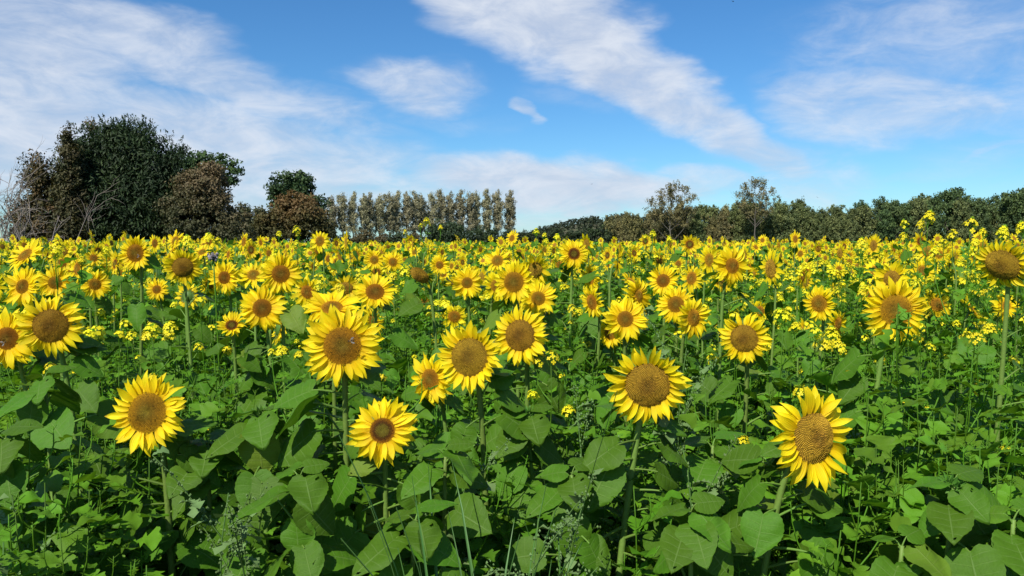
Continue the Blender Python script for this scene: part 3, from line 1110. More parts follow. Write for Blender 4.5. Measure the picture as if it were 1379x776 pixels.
def receptacle_geo(seed, bracts=18, seg=14):
    g = np.random.default_rng(seed)
    V, T = [], []
    prof = [(.12, -.42), (.35, -.38), (.72, -.24), (.97, -.07), (1.0, .0)]
    for (r, z) in prof:
        for j in range(seg):
            a = 2 * math.pi * j / seg
            V.append((r * math.cos(a), r * math.sin(a), z))
    for i in range(len(prof) - 1):
        for j in range(seg):
            a, b = i * seg + j, i * seg + (j + 1) % seg
            T += [(a, b, a + seg), (b, b + seg, a + seg)]
    gs = [G(V, T, (.9, 1, .8))]
    for k in range(bracts):
        a = 2 * math.pi * (k + g.random() * .5) / bracts
        L = g.uniform(.45, .75)
        w = .15
        rr = .9
        bz = -.12 - g.random() * .06
        pts = [(rr, -w, bz), (rr, w, bz), (rr + L * .5, -w * .8, bz - .04), (rr + L * .5, w * .8, bz - .04), (rr + L, 0, bz - .05 - g.random() * .2)]
        b = G(pts, [(0, 2, 1), (1, 2, 3), (2, 4, 3)], (1, 1, 1))
        gs.append(b.tf(Matrix.Rotation(a, 4, 'Z')))
    return merge(gs)


RECG = [receptacle_geo(500 + i) for i in range(3)]
REC = [r.mesh('flower_head', M['green']) for r in RECG]


def leaf_rot(g, az, lift=0.0):
    """leaf turned round the stem, its blade tipped a little towards the light"""
    return (Quaternion(Vector((1, -.25, 0)).normalized(), g.normal(.46, .18)) @ Quaternion((0, 0, 1), az)
            @ Quaternion((0, 1, 0), g.normal() * .15 + lift) @ Quaternion((1, 0, 0), g.normal() * .15))


def normal_of(yaw, pitch):
    y, p = R(yaw), R(pitch)
    return Vector((math.sin(y) * math.cos(p), -math.cos(y) * math.cos(p), math.sin(p)))


def ring(g, npet, rdisc, Lp, style):
    """petal placements in the head's own frame: (variant, droopy?, matrix parts)"""
    out = []
    for k in range(npet):
        layer = k % 2
        a = 2 * math.pi * (k + g.uniform(-.48, .48)) / npet
        tilt = {'open': g.normal(8, 13), 'cup': g.normal(26, 13), 'flat': g.normal(1, 12), 'loose': g.normal(2, 20)}[style] - 9 * layer
        L = Lp * g.uniform(.78, 1.15) * (1.0 if layer else .97)
        if style == 'loose' and g.random() < .12:
            L *= .6
        out.append((a, -R(tilt), g.normal() * .22, L, g.uniform(.85, 1.25), -.0035 * layer))
    return out


def sunflower(px, py, D, dd, yaw, pitch, kind, label, S=.2, foot=None, npet=32, style='open', leaves=10, petals=True, lscale=1.0,
              group=None, seed=None, cover=1.0, big=True):
    """one plant: photo centre, outer and disc diameters in photo pixels, facing; S = real outer diameter in metres"""
    seed = seed if seed is not None else int(px * 7 + py * 13)
    g = np.random.default_rng(seed)
    depth = S * F / D
    hc = at(px, py, depth)
    nrm = normal_of(yaw, pitch)
    rd = dd / 2 * depth / F
    Lp = max(D / 2 * depth / F - rd * .95, rd * .55)
    fx = px if foot is None else foot
    base = Vector(((fx - PW / 2) / F * depth + g.normal() * .02, depth + .10 + g.normal() * .02, 0))
    e = ob('sunflower', None, None, base)
    tag(e, label, 'sunflower', group or 'sunflowers of the field')
    back = hc - nrm * rd * .40
    L = lambda v: np.array(v) - np.array(base)
    h = hc.z
    path = bez((0, 0, -.03), (g.normal() * .02, g.normal() * .02, h * .55), L(back - nrm * (.09 + .02 * g.random()) - Vector((0, 0, .05 if pitch > -10 else -.05))), L(back), 16)
    r0 = .0058 + rd * .055
    kid('stem', tube(path, np.linspace(r0 * 1.25, r0 * .82, 16), 8, (1, 1, 1)).mesh('stem', M['stem']), e)
    # head
    rot = nrm.to_track_quat('Z', 'Y') @ Quaternion((0, 0, 1), g.random() * 6.28)
    hd = kid('flower_head', REC[int(g.integers(3))], e, L(hc), rot, rd)
    kid('disc', DISC[kind] if big else DISC_SM[kind], hd)
    for (a, tl, rl, Lq, wv, dz) in ring(g, int(npet * 1.5), rd, Lp, style):
        if g.random() > cover:
            continue
        lib = PETAL_D if (style == 'loose' and g.random() < .4) else PETAL
        s = Lq / rd
        Rm = Matrix.Rotation(a, 4, 'Z') @ Matrix.Translation((.93, 0, dz / rd - .01)) @ Matrix.Rotation(tl, 4, 'Y') @ Matrix.Rotation(rl, 4, 'X')
        q_ = Rm.to_quaternion()
        kid('petal', lib[int(g.integers(len(lib)))], hd, Rm.to_translation(), q_, (s, s * wv, s))
    # leaves along the stem
    leaves = int(leaves * 1.55)
    az = g.random() * 6.28
    for k in range(leaves):
        t = .42 + (.91 - .42) * (k + .5) / max(leaves, 1)
        i = t * 15
        i0 = int(i)
        p = path[i0] * (1 - (i - i0)) + path[min(i0 + 1, 15)] * (i - i0)
        az += 2.4 + g.normal() * .3
        ls = lscale * (.136 - .05 * max(0, (t - .5) / .4)) * g.uniform(.75, 1.2)
        if math.sin(az) > .15 and g.random() < .7:   # most blades lean out to the light
            az = -az
        if math.sin(az) < -.75:          # keep the stem itself in view
            az += .85 if math.cos(az) > 0 else -.85
        if not leaf_clear(base, p, az, ls):
            az += math.pi
            if not leaf_clear(base, p, az, ls):
                continue
        top = t > .80
        lib = LEAF_UP if top else LEAF
        kid('leaf', lib[int(g.integers(len(lib)))], e, p, leaf_rot(g, az, .05 if not top else .2), ls)
    return e


HERO_REF = []


def project(p):
    c, s_ = math.cos(PITCH), math.sin(PITCH)
    zz = p[2] - EYE
    dep = p[1] * c - zz * s_
    return PW / 2 + F * p[0] / dep, PH / 2 - F * (p[1] * s_ + zz * c) / dep, p[1]


def blocks(p, k=.52):
    """would something at p hang in front of one of the named flower heads?"""
    x, y, d_ = project(p)
    return any(d_ < dist + .04 and math.hypot(x - a, y - b) < k * D_ for (a, b, D_, dist) in HERO_REF)


def leaf_clear(base, p, az, ls):
    for f in (.5, 1.0, 1.5):
        q_ = (base[0] + p[0] + math.cos(az) * ls * f, base[1] + p[1] + math.sin(az) * ls * f, base[2] + p[2] + ls * (.25 if f < 1.2 else 0))
        if blocks(q_, .62):
            return False
    return True


HEROES = [
    # px, py, D, dd, yaw, pitch, kind, S, foot, npet, style, leaves, label
    (198, 556, 114, 57, -6, 14, 'mid', .215, 217, 36, 'open', 14, 'sunflower standing apart low at left, brown disc, full ring of petals'),
    (515, 580, 97, 36, 3, 14, 'young', .18, 520, 34, 'flat', 14, 'smallish front sunflower low at centre with greenish-hearted disc on a straight stem'),
    (461, 466, 112, 53, 8, 6, 'mid', .215, 440, 36, 'open', 13, 'large sunflower left of centre with a bee on its orange disc'),
    (632, 481, 100, 54, -20, 6, 'ripe', .21, 662, 32, 'cup', 11, 'large sunflower right of centre with tall oval tan disc and upswept petals'),
    (579, 511, 76, 30, -32, 2, 'mid', .185, 600, 26, 'loose', 8, 'small sunflower tucked at lower left of the large oval-disc one'),
    (700, 452, 84, 44, -24, 4, 'ripe', .20, 690, 32, 'open', 9, 'sunflower with brown disc touching the right of the oval-disc one'),
    (872, 519, 116, 62, -8, -8, 'ripe', .22, 832, 28, 'cup', 13, 'big front sunflower with wide tan disc and few upright petals, right of centre'),
    (1096, 590, 144, 70, 24, 6, 'ripe', .255, 1012, 30, 'open', 14, 'big ragged-petalled front sunflower at right with oval tan disc'),
    (353, 415, 66, 26, 8, 8, 'mid', .19, 350, 34, 'flat', 8, 'round open sunflower with small orange disc above the left stem'),
    (376, 442, 48, 22, 120, -10, 'mid', .17, 372, 24, 'open', 6, 'sunflower turned away just below the round open one'),
    (447, 414, 80, 30, 8, 58, 'mid', .20, 440, 34, 'open', 8, 'upward-tilted sunflower peeking over the large bee-visited one'),
    (378, 369, 62, 25, 12, 4, 'mid', .18, 380, 30, 'open', 7, 'oval sunflower with round brown disc above the round open one'),
    (68, 439, 92, 46, 14, 4, 'ripe', .21, 75, 34, 'loose', 9, 'large sunflower with broad brown seed disc near the left edge'),
    (9, 456, 84, 32, 4, 8, 'mid', .20, 12, 34, 'flat', 10, 'sunflower cut by the left edge with a bee on its disc'),
    (246, 360, 52, 27, 20, -8, 'ripe', .19, 246, 30, 'open', 7, 'sunflower with drooping ripe disc in the left crowd'),
    (182, 341, 50, 25, -6, 2, 'mid', .19, 182, 32, 'cup', 6, 'tall ragged sunflower at top of the left crowd under the yew'),
    (30, 386, 60, 21, -12, 12, 'mid', .185, 30, 32, 'open', 7, 'sunflower with bent petals left edge, above the large brown-disc one'),
    (74, 381, 50, 18, 16, 6, 'mid', .18, 72, 32, 'open', 6, 'sunflower just right of the bent-petalled one at left'),
    (312, 438, 42, 17, 10, 36, 'young', .12, 322, 20, 'cup', 9, 'small half-open yellow sunflower on a tall bare stem left of the round open one'),
    (505, 393, 60, 26, 12, 34, 'mid', .19, 505, 30, 'open', 7, 'sunflower tipped upward behind a dark leafy sprig, left of centre'),
    (503, 434, 46, 20, 70, 20, 'mid', .18, 490, 28, 'open', 5, 'half-hidden sunflower at upper right behind the bee-visited one'),
    (629, 381, 46, 16, -4, 8, 'mid', .17, 632, 32, 'flat', 6, 'neat round sunflower above the large oval-disc one'),
    (692, 380, 62, 29, -16, 4, 'mid', .19, 690, 32, 'open', 7, 'sunflower with wide orange disc left of the neat twin below the tall one'),
    (725, 402, 54, 20, 4, 8, 'mid', .175, 728, 32, 'flat', 7, 'neat sunflower with small brown disc over the brown-disc one at centre'),
    (773, 342, 43, 17, 6, 6, 'young', .18, 762, 32, 'flat', 8, 'tall sunflower rising highest at centre against the trees'),
    (842, 430, 64, 23, -2, 8, 'mid', .19, 842, 36, 'flat', 9, 'round sunflower with ringed disc above the big wide-disc one'),
    (822, 449, 44, 18, -34, -4, 'mid', .175, 822, 26, 'open', 5, 'sunflower peeping out lower left of the ringed-disc one'),
    (860, 398, 52, 18, 42, 6, 'mid', .18, 862, 32, 'open', 6, 'sunflower turned right just above the ringed-disc one'),
    (910, 410, 54, 23, -18, 8, 'mid', .185, 908, 32, 'open', 7, 'left one of the overlapping pair right of centre'),
    (934, 428, 60, 25, 36, 4, 'mid', .185, 930, 32, 'open', 7, 'right one of the overlapping pair, oval orange disc'),
    (1002, 456, 74, 38, -30, -4, 'ripe', .195, 1000, 32, 'open', 8, 'sunflower facing left with petals fanned out to the right'),
    (986, 358, 58, 22, 20, 6, 'mid', .19, 985, 36, 'flat', 6, 'full-petalled sunflower at upper right behind a mustard sprig'),
    (1207, 418, 92, 44, -4, 2, 'mid', .21, 1180, 34, 'open', 9, 'large sunflower at right with green leaves across its disc'),
    (1103, 409, 50, 24, -52, 0, 'mid', .18, 1105, 30, 'open', 6, 'narrow sunflower turned left beside the leaf-crossed one'),
    (1128, 437, 44, 20, 40, -6, 'mid', .18, 1124, 26, 'loose', 6, 'small drooping sunflower below the narrow left-turned one'),
    (1350, 357, 76, 44, -56, -24, 'ripe', .21, 1368, 30, 'flat', 7, 'nodding ripe sunflower with big brown disc at right edge'),
    (1313, 522, 30, 14, 60, -5, 'young', .09, 1318, 14, 'cup', 6, 'tiny orange half-hidden sunflower deep in the green at right'),
    (797, 407, 46, 22, -58, -8, 'mid', .18, 800, 28, 'open', 5, 'sunflower in profile facing left between centre crowd and ringed-disc one'),
    (796, 374, 42, 18, -70, -2, 'mid', .18, 798, 28, 'open', 5, 'profile sunflower facing left just below the tall centre one'),
    (893, 378, 46, 19, -22, 14, 'mid', .18, 892, 30, 'open', 5, 'ragged sunflower above the overlapping pair'),
    (565, 371, 46, 28, -30, -38, 'ripe', .17, 590, 14, 'loose', 5, 'nodding bare-looking brown seed head left of the neat round sunflower'),
    (504, 350, 31, 12, 4, 6, 'mid', .17, 504, 30, 'flat', 4, 'left one of two small twin sunflowers under the poplars'),
    (529, 353, 31, 12, 6, 6, 'mid', .17, 530, 30, 'flat', 4, 'right one of two small twin sunflowers under the poplars'),
    (592, 357, 30, 11, 14, 8, 'mid', .17, 592, 28, 'open', 4, 'small tilted sunflower right of the brown seed head'),
    (211, 390, 33, 12, 4, 8, 'mid', .16, 211, 28, 'flat', 5, 'small round sunflower low in the left crowd'),
    (302, 374, 50, 18, -8, 4, 'mid', .19, 300, 30, 'open', 5, 'sunflower crossed by a dark leafy sprig left of the oval one'),
    (128, 383, 42, 16, 30, 8, 'mid', .18, 126, 28, 'open', 5, 'sunflower facing right beside a dark stem in the left crowd'),
    (1355, 412, 40, 14, 10, 10, 'mid', .17, 1352, 26, 'open', 5, 'sunflower low at the right edge under the nodding ripe one'),
]
for h_ in HEROES:
    HERO_REF.append((h_[0], h_[1], h_[2], h_[7] * F / h_[2]))
hero_px = []
for (px, py, D, dd, yaw, pitch, kind, S, foot, npet, style, nl, label) in HEROES:
    sunflower(px, py, D, dd, yaw, pitch, kind, label, S, foot, npet, style, nl, big=D > 40, cover=.55 if 'bare-looking' in label else 1.0)
    hero_px.append((px, py, D, S * F / D))

# plants of the front rows that carry only leaves or a closed bud


def bud_geo():
    gs = [RECG[0].tf(Matrix.Scale(.9, 4))]
    g = np.random.default_rng(3)
    for k in range(26):
        a = k * 2.4
        el = .2 + .9 * (k / 26)
        r = 1.0 * math.cos(el * 1.2)
        z = .1 + .5 * math.sin(el)
        b = G([(0, -.22, 0), (0, .22, 0), (.30, 0, .12), (.75, 0, .1)], [(0, 2, 1), (0, 3, 2), (1, 2, 3)], (.8, 1, .7))
        gs.append(b.tf(Matrix.Rotation(a, 4, 'Z') @ Matrix.Translation((r * .8, 0, z - .2)) @ Matrix.Rotation(-el * 1.5 + .1, 4, 'Y')))
    return merge(gs)


BUD = bud_geo().mesh('bud', M['green'])


def leafy(px, py, depth, label, seed, leaves=12, lscale=1.0, bud=True):
    g = np.random.default_rng(seed)
    top = at(px, py, depth)
    base = Vector((top.x + g.normal() * .03, depth + .05, 0))
    e = tag(ob('sunflower', None, None, base), label, 'sunflower', 'sunflower plants without open flowers')
    L = lambda v: np.array(v) - np.array(base)
    path = bez((0, 0, -.03), (g.normal() * .03, g.normal() * .03, top.z * .4), L(top) * .8, L(top), 14)
    kid('stem', tube(path, np.linspace(.011, .0045, 14), 7).mesh('stem', M['stem']), e)
    if bud:
        kid('bud', BUD, e, L(top), normal_of(g.normal() * 30, 60).to_track_quat('Z', 'Y'), .026)
    if True:
        for k in range(5):
            kid('leaf', LEAF_UP[k], e, L(top) - np.array((0, 0, .012 * k)), (g.normal() * .2, -.55 + .16 * k, k * 2.4 + g.random()), g.uniform(.06, .085) + .012 * k)
    az = g.random() * 6
    for k in range(leaves):
        t = .42 + .55 * (k + .5) / leaves
        i = t * 13; i0 = int(i)
        p = path[i0] * (1 - (i - i0)) + path[min(i0 + 1, 13)] * (i - i0)
        az += 2.4 + g.normal() * .3
        if math.sin(az) > .15 and g.random() < .7:
            az = -az
        lib = LEAF_UP if t > .85 else LEAF
        ls = lscale * (.138 - .04 * max(0, (t - .6) / .4)) * g.uniform(.75, 1.2)
        if not leaf_clear(base, p, az, ls):
            continue
        kid('leaf', lib[int(g.integers(len(lib)))], e, p, leaf_rot(g, az), ls)
    return e


LEAFY = [(1284, 655, 1.75, 'budded sunflower plant with broad leaves at bottom right', 12),
         (1215, 735, 1.7, 'leafy sunflower plant without flower between the right front sunflower and the budded one', 9),
         (1365, 700, 1.7, 'broad-leaved sunflower plant at the bottom right corner', 10),
         (352, 560, 2.1, 'leafy sunflower plant without flower between the two low front sunflowers', 12),
         (405, 640, 1.85, 'leafy sunflower plant just left of the greenish-hearted flower', 11),
         (600, 610, 1.95, 'leafy sunflower plant just right of the greenish-hearted flower', 11),
         (712, 560, 2.3, 'leafy sunflower plant without flower at centre beside the tall grass', 11),
         (770, 640, 2.0, 'leafy sunflower plant left of the big wide-disc flower', 10),
         (930, 690, 1.8, 'leafy sunflower plant between the two big front sunflowers', 11),
         (960, 600, 2.2, 'leafy sunflower plant behind the gap between the two big front sunflowers', 10),
         (280, 600, 2.1, 'leafy sunflower plant just right of the low left sunflower', 10),
         (60, 510, 2.2, 'leafy sunflower plant under the large brown-disc flower at left', 10),
         (8, 590, 1.9, 'leafy sunflower plant cut by the left edge', 9),
         (560, 700, 1.75, 'low leafy sunflower plant at the bottom centre', 9)]
for i, (px, py, d, lab, nl) in enumerate(LEAFY):
    leafy(px, py, d, lab, 900 + i, int(nl * 1.35), 1.0, bud=(i in (0, 3, 6)))

# ---------------------------------------------------------------- sunflowers of the middle field (each its own)

MID = []
gm = np.random.default_rng(77)
mid_specs = [(0, 8, 'mid', 'flat', 0.085), (6, 20, 'mid', 'open', .09), (-18, 2, 'ripe', 'open', .095), (22, -8, 'mid', 'open', .09), (-6, 40, 'mid', 'open', .095),
             (35, 5, 'young', 'flat', .08), (-42, -5, 'ripe', 'loose', .095), (70, 10, 'mid', 'open', .09), (-10, -22, 'ripe', 'cup', .1), (4, 12, 'young', 'cup', .08)]
for v, (yaw, pitch, kind, style, Rr) in enumerate(mid_specs):
    rd = Rr * gm.uniform(.40, .46); Lp = Rr - rd * .9
    nrm = normal_of(yaw, pitch)
    H = 1.45
    path = bez((0, 0, -.03), (gm.normal() * .03, gm.normal() * .03, H * .55), Vector((0, 0, H - .06)) - nrm * .12, Vector((0, 0, H)) - nrm * rd * .4, 10)
    stem = tube(path, np.linspace(.010, .007, 10), 5).mesh('stem', M['stem'])
    pets = []
    for (a, tl, rl, Lq, wv, dz) in ring(gm, 26, rd, Lp, style):
        s = Lq / rd
        pg = PETG[int(gm.integers(10))]
        pets.append(petal_geo(int(700 + v * 40 + len(pets)), 4, 3).tf(Matrix.Rotation(a, 4, 'Z') @ Matrix.Translation((.93, 0, dz / rd - .01)) @ Matrix.Rotation(tl, 4, 'Y')
                    @ Matrix.Rotation(rl, 4, 'X') @ Matrix.Diagonal((s, s * wv * 1.15, s, 1))))
    pg = merge(pets)
    lv = []
    az = gm.random() * 6
    for k in range(4):
        t = .5 + .4 * k / 4
        i = t * 9; i0 = int(i)
        p = path[i0] * (1 - (i - i0)) + path[min(i0 + 1, 9)] * (i - i0)
        az += 2.4
        lv.append((k, p, az, gm.uniform(.085, .13) * (1.1 - .4 * (t - .5))))
    MID.append(dict(stem=stem, rec=REC[v % 3], disc=DISC_SM[kind], petals=pg.mesh('petals', M['petal']), rd=rd,
                    rot=nrm.to_track_quat('Z', 'Y'), leaves=lv, H=H, pgeo=pg, dgeo=DISC_S[kind], path=path))

mid_roots = {}


def zone(px):
    if px < 330: return 'small sunflower in the crowded rows below the big yew group', 'crowded sunflowers below the yew'
    if px < 460: return 'small sunflower in the far rows below the brown bush', 'far sunflowers below the brown bush'
    if px < 705: return 'small sunflower in the far rows below the poplars', 'far sunflowers below the poplars'
    if px < 830: return 'small sunflower in the far rows below the wooded hill', 'far sunflowers below the hill'
    if px < 1080: return 'small sunflower in the far rows below the two airy trees', 'far sunflowers below the airy trees'
    return 'small sunflower in the far rows below the dark right treeline', 'far sunflowers below the dark treeline'


def place_mid(v, x, y, h, rz, s, px):
    lab, gr = zone(px)
    yaw, pitch, kind_ = mid_specs[v][0] + math.degrees(rz), mid_specs[v][1], mid_specs[v][2]
    yaw = (yaw + 180) % 360 - 180
    look = 'turned away' if abs(yaw) > 105 else ('facing right' if yaw > 38 else ('facing left' if yaw < -38 else 'facing the viewer'))
    if pitch > 30: look = 'tipped upward'
    elif pitch < -15: look = 'nodding'
    lab = lab.replace('small sunflower', ('tiny ' if y > 8.5 else 'small ') + look.replace('facing the viewer', 'front-facing') + ' sunflower') if 'facing the' in look or 'nod' in look \
        else lab.replace('small sunflower', ('tiny' if y > 8.5 else 'small') + ' sunflower ' + look)
    m = MID[v]
    if v not in mid_roots:
        e = ob('sunflower', None)
        kid('stem', m['stem'], e)
        hd = kid('flower_head', m['rec'], e, (0, 0, m['H']), m['rot'], m['rd'])
        kid('disc', m['disc'], hd)
        tag(kid('petals', m['petals'], hd), kind='stuff')
        for (k, p, az, ls) in m['leaves']:
            kid('leaf', LEAF[(v + k) % 10], e, p, (0, .1, az), ls)
        mid_roots[v] = e
        root = e
    else:
        root = copy_tree(mid_roots[v])
    root.location = (x, y, 0)
    root.rotation_euler = (0, 0, rz)
    root.scale = (s, s, h / m['H'])
    tag(root, lab, 'sunflower', gr)


gs_ = np.random.default_rng(91)
taken = []
count = 0
far_list = []
tries = 0
# candidate plants through the whole field, kept apart by about 0.45 m
cells = {}
cand = []
for k in range(52000):
    # uniform over the visible wedge
    d = math.sqrt(gs_.uniform(3.7 ** 2, 48.0 ** 2))
    px = gs_.uniform(-60, 1440)
    x = (px - PW / 2) / F * d
    c = (int(math.floor(x / .55)), int(math.floor(d / .55)))
    if c in cells: continue
    dens = .60 if d < 8 else (.44 if d < 14 else .38)
    if px > 1000: dens *= .85
    if px < 300: dens *= 1.4
    if 330 < px < 470 and d < 7: dens = .4
    if gs_.random() > dens: continue
    cells[c] = 1
    cand.append((d, px, x))
cand.sort()
for (d, px, x) in cand:
    big = 0.11 if d < 9 else .13
    h = float(np.clip(gs_.normal(1.49, .13), 1.18, 1.60 if d < 6 else (1.72 if d < 8 else 1.88)))
    if px < 300: h += .04
    h = min(h, EYE + 7.0 * d / F)
    py = HOR + (EYE - h) / d * F
    if d < 8:
        Dp = .17 * F / d
        bad = False
        for (hx_, hy_, hD, hdist) in hero_px:
            if math.hypot(px - hx_, py - hy_) < .40 * (hD + Dp) and d < hdist + .2:
                bad = True; break
            if math.hypot(px - hx_, py - hy_) < .2 * (hD + Dp):
                bad = True; break
        if bad: continue
    v = int(gs_.choice(len(MID), p=np.array([.2, .16, .12, .1, .1, .07, .07, .06, .06, .06])))
    rz = gs_.normal(-.05, .62)
    if gs_.random() < .06: rz += math.pi * gs_.uniform(.6, 1.4)
    s = gs_.uniform(.68, 1.18)
    if count < 255 and -15 < px < 1394:
        place_mid(v, x, d, h, rz, s, px)
        count += 1
    else:
        far_list.append((v, x, d, h, rz, s))
far_start = min(f[2] for f in far_list if abs(f[1] / f[2]) < .6)

# the rest of the sunflowers, too far to pick apart, as one crowd
protos_far = []
for v, m in enumerate(MID):
    gg = np.random.default_rng(1000 + v)
    np_ = 14
    pl = []
    Rr = mid_specs[v][4] / m['rd']
    for k in range(np_):
        a = 2 * math.pi * (k + gg.uniform(-.3, .3)) / np_
        L_ = (Rr - .9) * gg.uniform(.85, 1.1)
        w = .30
        z = gg.normal(.1, .16)
        pts = [(.85, -w * .6, -.02), (.85, w * .6, -.02), (.9 + L_ * .5, w, z * .6), (.9 + L_ * .5, -w, z * .6), (.9 + L_, 0, z)]
        pl.append(G(pts, [(0, 2, 1), (0, 3, 2), (3, 4, 2)], (1, 1, 1), [(0, -1, 0), (0, 1, 0), (.5, 1, 0), (.5, -1, 0), (1, 0, 0)], 0).tf(Matrix.Rotation(a, 4, 'Z')))
    V = [(0, 0, .2)] + [(math.cos(2 * math.pi * j / 9), math.sin(2 * math.pi * j / 9), .02) for j in range(9)]
    dc = G(V, [(0, 1 + j, 1 + (j + 1) % 9) for j in range(9)], np.array([[.22, .10, .012]] * 1 + [[.24, .10, .010]] * 9), None, 1)
    rc = G([(0, 0, -.4)] + [(math.cos(2 * math.pi * j / 7) * 1.05, math.sin(2 * math.pi * j / 7) * 1.05, -.03) for j in range(7)],
           [(0, 1 + (j + 1) % 7, 1 + j) for j in range(7)], (.09, .18, .03), None, 2)
    head = merge(pl + [dc, rc]).tf(Matrix.LocRotScale(Vector((0, 0, m['H'])), m['rot'], Vector((m['rd'],) * 3)))
    st = tube(m['path'][[0, 6, 8, 9]], [.010, .008, .007, .006], 3, (.16, .23, .05), 2, cap=False)
    lv = []
    for k in range(5):
        a = gg.random() * 6.28
        z = gg.uniform(.75, 1.32)
        L_ = gg.uniform(.14, .2)
        g_ = G([(.04, 0, 0), (.04 + L_ * .35, -L_ * .42, .0), (.04 + L_, 0, -L_ * .5), (.04 + L_ * .35, L_ * .42, 0)], [(0, 1, 2), (0, 2, 3)], (.05, .105, .022), None, 2)
        lv.append(g_.tf(Matrix.Translation((0, 0, z)) @ Matrix.Rotation(a, 4, 'Z')))
    protos_far.append(merge([head, st] + lv))
M['vegcol'] = foliage_mat('crowd_green', None, 0.5, .15, .1, .35, noise_scale=20)
mats = [(v, loc_rot((x, d, 0), (0, 0, rz), (s, s, h / 1.45))) for (v, x, d, h, rz, s) in far_list]
crowd = scatter(protos_far, mats)
tag(ob('sunflower_crowd', crowd.mesh('sunflower_crowd', [M['petal'], M['disc'], M['vegcol']])), 'distant carpet of countless tiny sunflowers along the far edge of the field', 'sunflowers', kind='stuff')

# ---------------------------------------------------------------- mustard

def mleaf_geo(seed, lod=0):
    """lobed mustard leaf, length 1 along +X"""
    g = np.random.default_rng(seed)
    if lod == -1:
        us = np.linspace(0, 1, 25)
        env = np.interp(us, [0, .12, .3, .55, .72, .9, 1], [.02, .08, .19, .27, .33, .20, .02]) * g.uniform(.9, 1.15)
        lob = .5 + .5 * np.cos(us * 2 * math.pi * 4.6 + g.random() * 1.5)
        dep = np.interp(us, [0, .1, .55, .75, 1], [0, .85, .65, .22, .15])
        w = np.maximum(env * (1 - dep * (1 - lob ** .7)), .008)
    elif lod == 0:
        us = np.array([0, .10, .17, .24, .31, .38, .45, .54, .64, .76, .87, .96, 1.0])
        w = np.array([.02, .03, .14, .06, .22, .08, .26, .12, .30, .34, .27, .12, .02]) * g.uniform(.85, 1.15)
        w[1:-1] *= g.uniform(.8, 1.2, len(w) - 2)
    elif lod == 1:
        us = np.array([0, .18, .3, .42, .55, .78, 1.0]); w = np.array([.02, .16, .07, .26, .12, .34, .02])
    else:
        us = np.array([0, .55, 1.0]); w = np.array([.03, .30, .02])
    n = len(us)
    arch = g.uniform(.2, .75)
    fold = g.uniform(.05, .5)
    tw = g.normal() * .4
    V = np.zeros((n, 3, 3)); U = np.zeros((n, 3, 3))
    for i, u in enumerate(us):
        z = .25 * u - arch * u * u * .75
        for j, v in enumerate((-1, 0, 1)):
            fwd = .05 * abs(v) * (w[i] / .3)
            V[i, j] = (u + fwd, v * w[i], z + abs(v) * w[i] * (fold + .2 * g.normal() * (lod == 0)) + (.035 * math.sin(u * 21 + v) * abs(v) if lod == -1 else 0) + tw * v * w[i] * u)
            U[i, j] = (u, v, 0)
    gq = G(V.reshape(-1, 3), grid_tris(n, 3), (1, 1, 1), U.reshape(-1, 3))
    gq.T = gq.T[:, ::-1]
    return gq


ML = [[mleaf_geo(2000 + i, l) for i in range(6)] for l in range(3)]
MLM = [mleaf_geo(2050 + i, -1).mesh('leaf', M['mleaf']) for i in range(6)]


def flower4(r, col_=(1, 1, 1)):
    V, T = [(0, 0, 0)], []
    for k in range(4):
        a = k * math.pi / 2
        c, s = math.cos(a), math.sin(a)
        b = len(V)
        for (x, y, z) in ((r * .55, -r * .40, r * .1), (r, -.25 * r, .05 * r), (r, .25 * r, .05 * r), (r * .55, r * .40, r * .1)):
            V.append((x * c - y * s, x * s + y * c, z))
        T += [(0, b, b + 3), (b, b + 1, b + 2), (b, b + 2, b + 3)]
    return G(V, T, col_)


def octa(r, c, color, M_=0):
    V = np.array([(1, 0, 0), (-1, 0, 0), (0, 1, 0), (0, -1, 0), (0, 0, 1.3), (0, 0, -1.3)]) * r + np.asarray(c)
    return G(V, [(0, 2, 4), (2, 1, 4), (1, 3, 4), (3, 0, 4), (2, 0, 5), (1, 2, 5), (3, 1, 5), (0, 3, 5)], color, None, M_)


def cluster_geo(seed, nf=16, lod=0):
    """raceme top: yellow four-petalled flowers around green buds; origin at the base"""
    g = np.random.default_rng(seed)
    gs = []
    for k in range(nf):
        a = k * 2.4
        f = (k + .5) / nf
        r = .006 + .020 * math.sqrt(f) * g.uniform(.8, 1.2)
        z = .035 - .030 * f + g.normal() * .003
        p = (r * math.cos(a), r * math.sin(a), z)
        nr = Vector((math.cos(a) * (.3 + f), math.sin(a) * (.3 + f), .7))
        fl = flower4(.0085 * g.uniform(.85, 1.2)) if lod == 0 else G([(-.008, -.008, 0), (.008, -.008, 0), (.008, .008, 0), (-.008, .008, 0)], [(0, 1, 2), (0, 2, 3)])
        fl = fl.tf(Matrix.LocRotScale(Vector(p), nr.to_track_quat('Z', 'Y') @ Quaternion((0, 0, 1), g.random() * 3), Vector((1, 1, 1))))
        gs.append(fl)
        if lod == 0:
            gs.append(tube([(0, 0, z - .022), p], [.0008, .0008], 3, (1.2, 1.3, 1.0), 1, False))
    for k in range(8 if lod == 0 else 2):
        a = k * 2.4
        r = .0025 * math.sqrt(k)
        gs.append(octa(.0028 if lod == 0 else .005, (r * math.cos(a), r * math.sin(a), .040 - r * .6), (2.2, 1.7, 1.2), 1))
    return merge(gs)


CL = [cluster_geo(2100 + i, 12 + 4 * i) for i in range(4)]
CLM = [g.mesh('flower_cluster', [M['mpetal'], M['mleaf']]) for g in CL]
CLL = [cluster_geo(2150 + i, 9 + 2 * i, 1) for i in range(3)]


